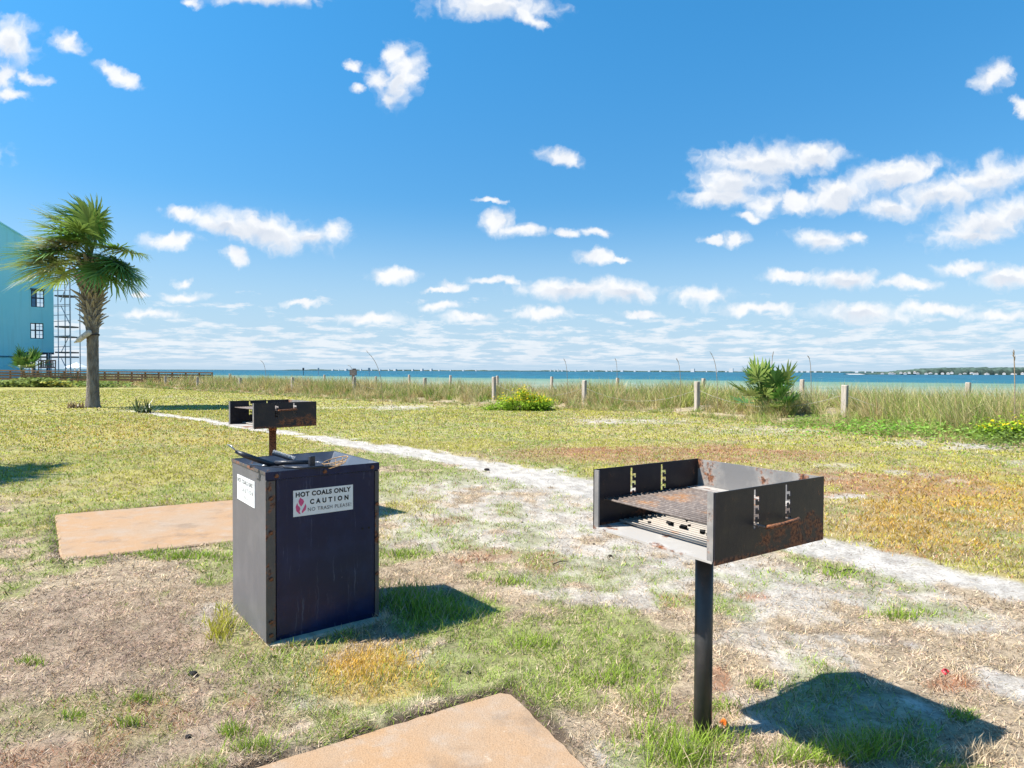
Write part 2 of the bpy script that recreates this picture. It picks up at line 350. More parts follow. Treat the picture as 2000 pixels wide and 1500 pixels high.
def leafmat(name, trans=.3, rough=.5, spec=.3):
    m, nt, out = new_mat(name)
    a = N(nt, 'ShaderNodeAttribute', attribute_name='col')
    b = principled(nt, out, a.outputs['Color'], rough, spec)
    t = N(nt, 'ShaderNodeBsdfTranslucent', {'Color': a.outputs['Color']})
    mx = N(nt, 'ShaderNodeMixShader', {0: trans, 1: b.outputs[0], 2: t.outputs[0]})
    nt.links.new(mx.outputs[0], out.inputs[0]); return m
M = {}
M['blade'] = leafmat('grass_blade', .30, .6, .15)
M['leaf'] = leafmat('palm_leaf', .25, .38, .5)

def steel(name, base, rust_amt=.5, rough=.45, streak=True, faded=(.13, .13, .135), spec=.5, stain=None):
    """old dark painted steel: faded blotches, rust that starts at low edges, drip streaks"""
    m, nt, out = new_mat(name); p = objco(nt)
    n1 = noise(nt, p, 7, 7, .62); n2 = noise(nt, p, 34, 6, .7); n3 = noise(nt, p, 90, 3, .6)
    c = mixc(nt, smooth(nt, n1.outputs[0], .42, .74), base, faded)
    if streak:
        wob = vmath(nt, 'ADD', p, vmath(nt, 'MULTIPLY', noise(nt, p, 9, 3).outputs['Color'], (.03, .03, 0)).outputs[0]).outputs[0]
        mp = N(nt, 'ShaderNodeMapping', {'Vector': wob, 'Scale': (70, 70, 2.2)}); st = noise(nt, mp.outputs[0], 1.0, 5, .6)
        c = mixc(nt, math_(nt, 'MULTIPLY', smooth(nt, st.outputs[0], .57, .76), .34), c, (.15, .19, .27))
        sp = N(nt, 'ShaderNodeTexVoronoi', {'Vector': p, 'Scale': 26.0}); 
        c = mixc(nt, math_(nt, 'MULTIPLY', math_(nt, 'MULTIPLY', smooth(nt, sp.outputs['Distance'], .085, .05), smooth(nt, n2.outputs[0], .56, .62)), .5), c, (.30, .31, .34))
    rm = smooth(nt, math_(nt, 'ADD', n1.outputs[0], math_(nt, 'MULTIPLY', n2.outputs[0], .5)), 1.02 - rust_amt * .35, 1.14 - rust_amt * .35)
    if stain:      # burnt and rusted corner: x range, z range of the plate
        xyz = N(nt, 'ShaderNodeSeparateXYZ', {0: p}).outputs
        k = math_(nt, 'MULTIPLY', smooth(nt, xyz[0], *stain[0]), smooth(nt, xyz[2], *stain[1]))
        rm = math_(nt, 'MAXIMUM', rm, math_(nt, 'MULTIPLY', k, smooth(nt, noise(nt, p, 22, 6, .7).outputs[0], .40, .56)))
        low = math_(nt, 'MULTIPLY', smooth(nt, xyz[2], .022, .004), smooth(nt, n2.outputs[0], .38, .52)); rm = math_(nt, 'MAXIMUM', rm, low)
    rc = mixc(nt, smooth(nt, n3.outputs[0], .35, .65), (.045, .018, .012), (.27, .105, .045))
    c = mixc(nt, rm, c, rc)
    ro = math_(nt, 'ADD', rough, math_(nt, 'MULTIPLY', rm, .35))
    hh = math_(nt, 'ADD', math_(nt, 'MULTIPLY', n2.outputs[0], .6), math_(nt, 'MULTIPLY', rm, .5))
    principled(nt, out, c, ro, spec, 0, bump(nt, hh, .004, .35)); return m
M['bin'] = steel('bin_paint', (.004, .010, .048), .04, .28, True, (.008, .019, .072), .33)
M['binside'] = steel('faded_sunlit_bin_paint', (.105, .104, .115), .04, .42, False, (.135, .132, .143))  # left wall's faded paint, with its sunlit brightness also put into the colour
M['grill'] = steel('grill_steel', (.008, .009, .016), .52, .40, False, (.034, .026, .022), .35, ((.20, .34), (.095, .062)))
M['post'] = steel('post_steel', (.022, .022, .024), .42, .40, False, (.045, .045, .045))
M['rust'] = steel('rusty_steel', (.10, .05, .03), 1.3, .7, False, (.12, .06, .035))
M['ash'] = steel('ashy_steel', (.33, .31, .29), .72, .75, False, (.50, .48, .45))
def grate_mat(name='grate_rod', c0=(.12, .098, .09), c1=(.27, .135, .06)):
    m, nt, out = new_mat(name); p = worldpos(nt)
    n1 = noise(nt, p, 6, 4, .6); n2 = noise(nt, p, 60, 4, .6)
    c = mixc(nt, smooth(nt, n1.outputs[0], .54, .72), c0, c1)
    c = mixc(nt, smooth(nt, n2.outputs[0], .4, .7), c, mixc(nt, .5, c, (.30, .25, .22)))
    principled(nt, out, c, .7, .3, 0, bump(nt, n2.outputs[0], .002, .5)); return m
M['grate'] = grate_mat(); M['ashrod'] = grate_mat('ash_coated_rod', (.36, .325, .285), (.36, .165, .065))
def concrete():
    m, nt, out = new_mat('stained_concrete'); p = worldpos(nt)
    n1 = noise(nt, p, 1.6, 6, .6); n2 = noise(nt, p, 9, 6, .65); n3 = noise(nt, p, 160, 3, .6); n4 = noise(nt, p, 38, 4, .7)
    c = mixc(nt, smooth(nt, n1.outputs[0], .36, .66), (.36, .222, .122), (.33, .235, .16))
    c = mixc(nt, math_(nt, 'MULTIPLY', smooth(nt, n2.outputs[0], .46, .70), .6), c, (.34, .275, .22))
    c = mixc(nt, math_(nt, 'MULTIPLY', smooth(nt, n4.outputs[0], .60, .75), .4), c, (.54, .46, .36))
    c = mixc(nt, math_(nt, 'MULTIPLY', smooth(nt, n3.outputs[0], .45, .7), .5), c, mixc(nt, .5, c, (.12, .08, .05)))
    n5 = noise(nt, p, 3.4, 7, .7); c = mixc(nt, math_(nt, 'MULTIPLY', smooth(nt, n5.outputs[0], .50, .70), .6), c, (.19, .135, .095))
    principled(nt, out, c, .85, .25, 0, bump(nt, math_(nt, 'ADD', n3.outputs[0], math_(nt, 'MULTIPLY', n4.outputs[0], 1.5)), .004, .5)); return m
M['concrete'] = concrete()
def wood(name, a, b):
    m, nt, out = new_mat(name); p = objco(nt)
    mp = N(nt, 'ShaderNodeMapping', {'Vector': p, 'Scale': (22, 22, 2.5)}); n = noise(nt, mp.outputs[0], 1.5, 6, .65); n2 = noise(nt, p, 3, 4)
    c = mixc(nt, smooth(nt, n.outputs[0], .3, .7), a, b); c = mixc(nt, math_(nt, 'MULTIPLY', n2.outputs[0], .4), c, tuple(x * .6 for x in a))
    principled(nt, out, c, .85, .2, 0, bump(nt, n.outputs[0], .006, .5)); return m
M['postwood'] = wood('weathered_post', (.33, .285, .235), (.54, .47, .40))
M['deckwood'] = wood('deck_wood', (.22, .12, .065), (.42, .25, .14))

# keep-out boxes on the lawn (slabs, bin): list of (origin, axis a, axis b, la, lb)
KEEP = []
def keep(o, a, b, la, lb): KEEP.append((np.array(o[:2]), np.array(a[:2]), np.array(b[:2]), la, lb))
def rect_slab(name, o, a, b, la, lb, z0, z1, label, mat, chips=0.008):
    """slab with slightly uneven edges; o corner, unit axes a, b"""
    pts = []
    rr = random.Random(sum(map(ord, label)))
    na, nb = int(la / .05), int(lb / .05); rc = .035
    def P(s, t):
        return Vector((o[0] + a[0]*s + b[0]*t, o[1] + a[1]*s + b[1]*t, 0))
    def j(): return rr.uniform(-1, 1) * chips * .5
    ring = [P(rc + (la-2*rc)*i/na, j()) for i in range(na+1)] + [P(la + j(), rc + (lb-2*rc)*i/nb) for i in range(nb+1)] + \
           [P(la-rc - (la-2*rc)*i/na, lb + j()) for i in range(na+1)] + [P(j(), lb-rc - (lb-2*rc)*i/nb) for i in range(nb+1)]
    n = len(ring); mb = MB()
    cen = P(la/2, lb/2)
    inner = [p + (cen - p).normalized() * .010 for p in ring]
    vs = [Vector((p.x, p.y, z0)) for p in ring] + [Vector((p.x, p.y, z1 - .008)) for p in ring] + [Vector((p.x, p.y, z1)) for p in inner]
    fs = [(i, (i+1) % n, n+(i+1) % n, n+i) for i in range(n)] + [(n+i, n+(i+1) % n, 2*n+(i+1) % n, 2*n+i) for i in range(n)] + [tuple(2*n+i for i in range(n))]
    ob = mb.add(vs, fs).build(name, mat)
    # make sure the top looks up
    if ob.data.polygons[-1].normal.z < 0: ob.data.flip_normals()
    keep(o, a, b, la, lb)
    return tag(ob, label, kind='structure')
A0 = on_z(992, 1352); e1 = (on_z(520, 1497) - A0); e1.normalize(); e2 = (on_z(1140, 1497) - A0).normalized()
rect_slab('concrete_slab', A0, e1, e2, 2.0, 1.75, -.10, .012, 'tan stained concrete slab at the bottom edge, before the near grill', M['concrete'])
B0 = on_z(107, 1010); f1 = (on_z(454, 981) - B0).normalized(); f2 = (on_z(118, 1099) - B0).normalized()
rect_slab('concrete_slab', B0, f1, f2, 1.62, (on_z(118, 1099) - B0).length, -.10, .022, 'orange-stained concrete slab behind the black bin, on the left', M['concrete'])

def edge_dist(x, y):
    """signed distance to the outline of the nearest slab, negative inside"""
    best = np.full(x.shape, 9.0)
    for o, a, b, la, lb in KEEP:
        det = a[0]*b[1] - a[1]*b[0]; s = ((x - o[0]) * b[1] - (y - o[1]) * b[0]) / det; t = ((y - o[1]) * a[0] - (x - o[0]) * a[1]) / det
        k = abs(det); d = np.maximum(np.maximum(-s, s - la), np.maximum(-t, t - lb)) * k; best = np.minimum(best, d)
    return best
# ------------------------------------------------------------------ ground
def build_ground():
    fine = np.radians(np.linspace(-52, 52, 430)); rest = np.radians(np.linspace(52, 308, 90))[1:-1]
    ang = np.concatenate([fine, rest]); rings = np.concatenate([[0.02, .25], np.exp(np.linspace(math.log(.55), math.log(95), 400))])
    A, Rr = np.meshgrid(ang, rings); X = np.sin(A) * Rr; Y = np.cos(A) * Rr
    x, y = X.ravel(), Y.ravel(); z = height(x, y)
    # past the shoreline on every side the sheet lies on the sea bed, landward it stays level
    w, n3, n4 = cover(x, y)
    col = np.zeros((len(x), 3))
    for k in w: col += w[k][:, None] * (PAL[k] * (1 - SOILMIX[k]) + SOIL * SOILMIX[k])
    col *= (0.55 + 0.75 * n4)[:, None] * (0.80 + .40 * fbm(x, y, 30.0, 71, 2))[:, None]
    ed = edge_dist(x, y); rim = sstep(ed, .085, .02) * sstep(fbm(x, y, 4.0, 61, 3), .30, .5)
    col = col * (1 - rim[:, None]) + np.array((.075, .055, .04)) * rim[:, None]          # bare dark mulch along the slabs
    z = z + .018 * sstep(ed, -.005, .012) * sstep(ed, .20, .06) - .05 * sstep(ed, -.012, -.03)
    n, m = len(ang), len(rings)
    i = np.arange(m - 1)[:, None] * n; j = np.arange(n)[None, :]; jn = (j + 1) % n
    F = np.stack([i + j, i + n + j, i + n + jn, i + jn], -1).reshape(-1, 4)[:, ::-1]
    me = np_mesh('ground', np.stack([x, y, z], 1), F, col, True)
    mat, nt, out = new_mat('sandy_lawn_soil'); a = N(nt, 'ShaderNodeAttribute', attribute_name='col'); p = worldpos(nt)
    f1 = noise(nt, p, 55, 6, .7); f2 = noise(nt, p, 220, 3, .6); f3 = noise(nt, p, 18, 5, .65)
    c = mixc(nt, smooth(nt, f1.outputs[0], .42, .70), a.outputs['Color'], mixc(nt, .62, a.outputs['Color'], (.085, .06, .04)))
    c = mixc(nt, math_(nt, 'MULTIPLY', smooth(nt, f3.outputs[0], .5, .7), .25), c, (.50, .40, .29))
    c = mixc(nt, math_(nt, 'MULTIPLY', smooth(nt, f2.outputs[0], .55, .75), .22), c, (.66, .58, .48))
    principled(nt, out, c, .95, .1, 0, bump(nt, math_(nt, 'ADD', f1.outputs[0], math_(nt, 'MULTIPLY', f2.outputs[0], .4)), .015, .7))
    return tag(mesh_obj('ground', me, mat), 'sandy lawn with patchy green and dead grass and a bare sand track', kind='structure')
build_ground()

# ------------------------------------------------------------------ grass blades
def inside_keep(x, y, pad=0.0):
    m = np.zeros(x.shape, bool)
    for o, a, b, la, lb in KEEP:
        det = a[0]*b[1] - a[1]*b[0]; s = ((x - o[0]) * b[1] - (y - o[1]) * b[0]) / det; t = ((y - o[1]) * a[0] - (x - o[0]) * a[1]) / det
        m |= (s > -pad) & (s < la + pad) & (t > -pad) & (t < lb + pad)
    return m
def blades(x, y, z, h, w, az, lean, curl, col, seg=2, jitter=.14):
    """curved tapering blades, seg sections each; returns V, F(tri), cols"""
    n = len(x); ts = np.linspace(0, 1, seg + 1); ux, uy = np.cos(az), np.sin(az); fa = rng.uniform(0, 2*np.pi, n); wx, wy = np.cos(fa), np.sin(fa)
    V = []; C = []
    for i, t in enumerate(ts):
        out = h * (lean * t + curl * t * t); up = h * np.sqrt(np.clip(1 - (lean + curl * t * .6) ** 2, .05, 1)) * t
        cx, cy, cz = x + ux * out, y + uy * out, z + up
        ww = w * (1 - t) ** .6 * .5
        shade = col
        if i < seg:
            V += [np.stack([cx - wx*ww, cy - wy*ww, cz], 1), np.stack([cx + wx*ww, cy + wy*ww, cz], 1)]; C += [shade, shade]
        else:
            V += [np.stack([cx, cy, cz], 1)]; C += [shade]
    k = 2 * seg + 1
    Vv = np.stack(V, 1).reshape(-1, 3); Cc = np.stack(C, 1).reshape(-1, 3)
    tri = []
    for i in range(seg - 1): tri += [(2*i, 2*i+1, 2*i+3), (2*i, 2*i+3, 2*i+2)]
    tri += [(2*seg-2, 2*seg-1, 2*seg)]
    F = (np.arange(n)[:, None, None] * k + np.array(tri)[None]).reshape(-1, 3)
    return Vv, F, Cc
TYPES = ['sand', 'straw', 'thatch', 'green', 'ygreen', 'rust', 'yellow', 'ochre']
DENS = np.array([.06, 1.0, 1.0, 1.0, 1.0, .95, 1.0, 1.0])
BH = np.array([.018, .022, .020, .027, .030, .028, .030, .033])
LEAN = np.array([.9, .88, .90, .62, .6, .78, .55, .62])
def rim_up(x, y):
    ed = edge_dist(x, y); return sstep(ed, -.005, .012) * sstep(ed, .20, .06)
def build_lawn():
    parts = []
    bands = [(1.25, 2.6, 30000, 2, .0024), (2.6, 4.2, 17000, 2, .0032), (4.2, 7.0, 6500, 2, .0056), (7.0, 12, 2400, 1, .0105), (12, 22, 640, 1, .022), (22, 48, 120, 1, .048)]
    for (r0, r1, den, seg, wid) in bands:
        half = R(47); area = half * (r1*r1 - r0*r0); n = int(area * den)
        r = np.sqrt(rng.uniform(r0*r0, r1*r1, n)); a = rng.uniform(-half, half, n); x, y = r*np.sin(a), r*np.cos(a)
        ok = ~inside_keep(x, y, -.004) & (front_dist(x, y) < .8); x, y = x[ok], y[ok]
        w, n3, n4 = cover(x, y); W = np.stack([w[k] for k in TYPES], 1)
        cum = np.cumsum(W, 1); t = (rng.uniform(0, 1, len(x))[:, None] > cum).sum(1).clip(0, 7)
        clump = fbm(x, y, 11.0, 77, 2)
        p = DENS[t] * (0.30 + 1.0 * sstep(clump, .30, .62)); ok = rng.uniform(0, 1, len(x)) < p
        x, y, t, clump = x[ok], y[ok], t[ok], clump[ok]; n = len(x)
        dist = np.hypot(x, y)
        col = np.array([PAL[k] for k in TYPES])[t]
        g = np.where(((t == 1) | (t == 2))[:, None], rng.uniform(.42, 1.55, (n, 1)), rng.uniform(.65, 1.35, (n, 1))); col = col * g * np.stack([rng.uniform(.9, 1.12, n), np.ones(n), rng.uniform(.85, 1.2, n)], 1)
        # a share of dead blades among the green and some green among the dead
        sw = rng.uniform(0, 1, n); dead = (sw < np.where(dist > 7, .13, .27)) & (t >= 3); col[dead] = (STRAW * rng.uniform(.75, 1.25, (dead.sum(), 1)))
        col = col * (.55 + .85 * fbm(x, y, 16.0, 79, 2))[:, None]
        dk = rng.uniform(0, 1, n) < .07; col[dk] = np.array((.11, .075, .05)) * rng.uniform(.5, 1.5, (dk.sum(), 1))
        h = BH[t] * rng.uniform(.55, 1.5, n) * (0.8 + .5 * clump) * (1 + .35 * sstep(dist, 8, 20))
        az = rng.uniform(0, 2*np.pi, n); lean = np.clip(LEAN[t] + rng.normal(0, .2, n), 0, .97); curl = rng.uniform(-.1, .35, n)
        V, F, C = blades(x, y, height(x, y) - .003 + .018 * rim_up(x, y) + np.where((t == 1) | (t == 2), rng.uniform(0, .010, n), 0), h, wid * rng.uniform(.6, 1.4, n), az, lean, curl, col, seg)
        parts.append((V, F, C))
    # longer tufts in the places the photograph shows them
    tufts = [(1340,1478,70,26,700,.085,'green'),(1290,1440,60,20,380,.065,'green'),(1260,1380,50,30,260,.07,'green'),(1600,1490,130,14,600,.075,'green'),(1700,1470,90,20,300,.08,'green'),(1400,1450,60,12,260,.07,'green'),(430,1235,26,22,300,.085,'ygreen'),(438,1205,16,14,120,.07,'ygreen'),
             (800,1180,60,26,1100,.085,'green'),(850,1200,80,22,800,.07,'green'),(500,1470,55,14,420,.075,'green'),(455,1430,26,10,200,.05,'green'),(255,1410,28,8,160,.045,'green'),(640,1495,50,8,200,.05,'green'),(745,1215,25,10,220,.06,'straw'),(280,1365,26,8,130,.04,'green'),(330,1085,130,9,900,.05,'green'),(1920,1480,60,20,260,.06,'straw'),(720,1300,120,45,2600,.03,'yellow'),(1880,1405,30,10,160,.05,'green'),(60,1295,30,8,120,.04,'green'),(1180,1330,70,22,600,.05,'green'),(1050,1260,60,16,400,.045,'green'),(990,1140,40,8,220,.05,'green'),(790,1085,40,8,260,.05,'green'),(1390,1390,60,14,300,.05,'green'),(1760,1205,60,10,260,.05,'green'),(1640,1120,50,10,200,.05,'green'),(1480,1345,36,8,120,.05,'green'),(140,1395,30,8,120,.04,'green')]
    X = []; Y = []; Hh = []; Cc = []
    for (px, py, rx, ry, n, hh, kind) in tufts:
        n = int(n * .8); aa = rng.normal(0, .5, n); bb = rng.normal(0, .5, n)
        for q in range(n):
            p = on_z(px + aa[q]*rx, min(py + bb[q]*ry, 1520)); X.append(p.x); Y.append(p.y); Hh.append(hh * rng.uniform(.45, 1.25))
            c = PAL[kind] * rng.uniform(.75, 1.3)
            if rng.uniform() < .2: c = STRAW * rng.uniform(.8, 1.2)
            Cc.append(c)
    X, Y, Hh, Cc = map(np.array, (X, Y, Hh, Cc)); ok = ~inside_keep(X, Y, -.012); X, Y, Hh, Cc = X[ok], Y[ok], Hh[ok], Cc[ok]; n = len(X)
    parts.append(blades(X, Y, height(X, Y) - .003, Hh, .0042 * np.hypot(X, Y) / 2.8 * rng.uniform(.7, 1.3, n), rng.uniform(0, 2*np.pi, n), rng.uniform(.05, .6, n), rng.uniform(0, .5, n), Cc, 3))
    off = 0; V = []; F = []; C = []
    for v, f, c in parts: V.append(v); F.append(f + off); C.append(c); off += len(v)
    me = np_mesh('lawn_grass', np.concatenate(V), np.concatenate(F), np.concatenate(C))
    print('lawn tris', len(me.polygons))
    tag(mesh_obj('lawn_grass', me, M['blade']), 'short patchy lawn grass, green, yellow and dead straw', 'grass', kind='stuff')

# ------------------------------------------------------------------ grill
GL, GW, GH = .543, .526, .209
def slot_panel(L, H, th, slots):
    """plate in the x-z plane, x 0..L, z 0..H, thickness th in y, with hooked slots cut right through"""
    voids = []
    for u in slots:
        voids.append((u, u + .0115, .082, H - .008))
        for k in range(4):
            zc = H - .030 - k * .0265
            voids.append((u + .0115, u + .0285, zc - .009, zc)); voids.append((u + .0195, u + .0285, zc - .0155, zc - .009))
    xs = sorted({0, L, *[round(a, 5) for v in voids for a in v[:2]]}); zs = sorted({0, H, *[round(a, 5) for v in voids for a in v[2:]]})
    def solid(i, j):
        if i < 0 or j < 0 or i >= len(xs)-1 or j >= len(zs)-1: return False
        cx, cz = (xs[i]+xs[i+1])/2, (zs[j]+zs[j+1])/2
        return not any(a < cx < b and c < cz < d for a, b, c, d in voids)
    mb = MB()
    for i in range(len(xs)-1):
        for j in range(len(zs)-1):
            if not solid(i, j): continue
            a, b, c, d = xs[i], xs[i+1], zs[j], zs[j+1]
            mb.quad((a,0,c),(b,0,c),(b,0,d),(a,0,d)); mb.quad((b,th,c),(a,th,c),(a,th,d),(b,th,d))
            if not solid(i-1, j): mb.quad((a,th,c),(a,0,c),(a,0,d),(a,th,d))
            if not solid(i+1, j): mb.quad((b,0,c),(b,th,c),(b,th,d),(b,0,d))
            if not solid(i, j-1): mb.quad((a,th,c),(b,th,c),(b,0,c),(a,0,c))
            if not solid(i, j+1): mb.quad((a,0,d),(b,0,d),(b,th,d),(a,th,d))
    return mb.mesh('side_panel')
SL = (.33 * GL - .004, .62 * GL - .004)
panel_me = slot_panel(GL, GH, .0035, SL)
def make_grill(loc, yaw, zb, grate_z, label, post_mat='post'):
    g = empty('park_grill', loc, yaw); tag(g, label, 'grill', 'charcoal grills on posts')
    mb = MB(); mb.tube([(0, 0, -.15), (0, 0, zb - .006)], .0302, 28)
    p = mb.build('post', M[post_mat], g, True); p.data.polygons[-1].use_smooth = False; p.data.polygons[-2].use_smooth = False
    MB().tube([(0, 0, zb - .05), (0, 0, zb - .0065)], .0345, 24).build('collar', M['rust'], g, True)
    bevel(MB().box(-.09, .09, -.06, .06, zb - .0065, zb - .0005).build('bracket', M['rust'], g), .002)
    MB().box(-GL/2 - .004, GL/2 - .004, -GW/2 + .0075, GW/2 - .0075, zb, zb + .006).build('floor_plate', M['ash'], g)
    for sgn in (-1, 1):
        sp = mesh_obj('side_panel', panel_me, M['grill'], g); sp.location = (-GL/2, -GW/2 if sgn < 0 else GW/2 - .0035, zb - .004)
        y0, y1 = (-GW/2 + .0063, -GW/2 + .028) if sgn < 0 else (GW/2 - .028, GW/2 - .0063)
        fl = MB().box(-GL/2 - .001, -GL/2 + .005, y0, y1, zb + .0065, zb - .004 + GH - .001).build('front_flange', M['ash2'], g)
    mb = MB(); mb.box(GL/2 - .006, GL/2, -GW/2 + .0066, GW/2 - .0066, zb - .003, zb + GH - .006); mb.build('back_panel', M['ash2'], g)
    # cooking grate: rods, two of them run out through the slots to the handles
    cg = empty('cooking_grate'); cg.parent = g
    rod = MB().tube([(0, -GW/2 + .012, 0), (0, GW/2 - .012, 0)], .0040, 8).mesh('rod', True)
    n = 21
    for i in range(n):
        r = mesh_obj('rod', rod, M['grate'], cg); r.location = (-GL/2 + .045 + i * (GL * .80) / (n-1), 0, grate_z)
    for sx in SL:
        c = MB().tube([(sx - GL/2 + .0125, -GW/2 - .04, grate_z - .009), (sx - GL/2 + .0125, GW/2 + .04, grate_z - .009)], .0035, 8).build('cross_bar', M['grate'], cg, True)
    for sgn in (-1, 1):
        yy = sgn * (GW/2 + .042); a = SL[0] - GL/2 + .0125; b = SL[1] - GL/2 + .0125
        MB().tube([(a - .003, yy - sgn*.008, grate_z - .009), (a + .012, yy, grate_z - .008), ((a+b)/2, yy + sgn*.004, grate_z - .006), (b - .012, yy, grate_z - .004), (b + .003, yy - sgn*.008, grate_z - .004)], .0065, 10).build('handle', M['rust'], cg, True)
    MB().box(GL*.5 - .085, GL*.5 - .008, -GW/2 + .014, GW/2 - .014, grate_z - .004, grate_z + .003).build('grate_plate', M['ash'], cg)
    fg = empty('fire_grate'); fg.parent = g
    rod2 = MB().tube([(0, -GW/2 + .02, 0), (0, GW/2 - .02, 0)], .0050, 8).mesh('rod', True)
    for i in range(17):
        r = mesh_obj('rod', rod2, M['ashrod'], fg); r.location = (-GL/2 + .110 + i * .0232, 0, zb + .016)
    for yy in (-.17, .17): MB().box(-GL/2 + .125, GL/2 - .03, yy - .004, yy + .004, zb + .0065, zb + .0112).build('runner', M['grate'], fg)
    # crumbs of burnt charcoal on the fire grate
    rr = random.Random(int(loc[0] * 100))
    cm = MB()
    for k in range(26):
        cx, cy = rr.uniform(-.12, .22), rr.uniform(-.2, .22); s = rr.uniform(.004, .012)
        Mx = Matrix.Translation((cx, cy, zb + .021 + s * .4)) @ Matrix.Rotation(rr.uniform(0, 6), 4, 'Z') @ Matrix.Rotation(rr.uniform(-.6, .6), 4, 'X')
        cm.box(-s, s, -s*.7, s*.7, -s*.5, s*.5, Mx)
    tag(cm.build('charcoal_crumbs', M['char'], g), kind='stuff')
    return g
M['ash2'] = steel('greyed_steel', (.15, .145, .145), .62, .55, False, (.33, .305, .28))
M['char'] = simple('charcoal', (.02, .02, .02), .9, .2)
make_grill((.6586, 2.2171, 0), .5882, .7008, .800, 'large near grill, rust-stained dark steel firebox on a post, with slatted cooking grate')
make_grill((-2.066, 5.635, 0), .775, .775, .925, 'far grill on a rusty post behind the black coal bin', 'rust')

# ------------------------------------------------------------------ hot coal bin
BX, BY, BYAW, BW, BD, BH_ = -1.101, 2.919, .6524, .547, .562, .791
ba = Vector((math.cos(BYAW), math.sin(BYAW), 0)); bb = Vector((-ba.y, ba.x, 0))
M['padc'] = simple('pale_concrete', (.46, .38, .28), .9, .2, 0, .2, 25, .5)
pad = rect_slab('bin_pad', Vector((BX, BY, 0)) + ba * .012 - bb * .050, ba, bb, BW + .03, BD + .04, -.06, .016, 'thin pale concrete pad under the black coal bin', M['padc'])
def textmesh(s, size, bold=0.0, spacing=1.0):
    cu = bpy.data.curves.new('lettering', 'FONT'); cu.body = s; cu.size = size; cu.offset = bold; cu.space_character = spacing; cu.extrude = .0003
    ob = bpy.data.objects.new('tmp', cu); COL.objects.link(ob); dg = bpy.context.evaluated_depsgraph_get()
    me = bpy.data.meshes.new_from_object(ob.evaluated_get(dg)); bpy.data.objects.remove(ob); bpy.data.curves.remove(cu)
    return me
def letter_line(s, x0, x1, z0, z1, bold, parent, mat, y, spacing=1.0):
    me = textmesh(s, .04, bold, spacing); co = np.array([v.co[:] for v in me.vertices]); lo, hi = co.min(0), co.max(0)
    co[:, 0] = x0 + (co[:, 0] - lo[0]) / (hi[0] - lo[0]) * (x1 - x0); zz = z0 + (co[:, 1] - lo[1]) / (hi[1] - lo[1]) * (z1 - z0)
    yy = y - .0004 - .0004 * (co[:, 2] > 0)
    new = np.stack([co[:, 0], yy, zz], 1)
    me.vertices.foreach_set('co', new.astype(np.float32).ravel()); me.update()
    return mesh_obj('lettering', me, mat, parent)
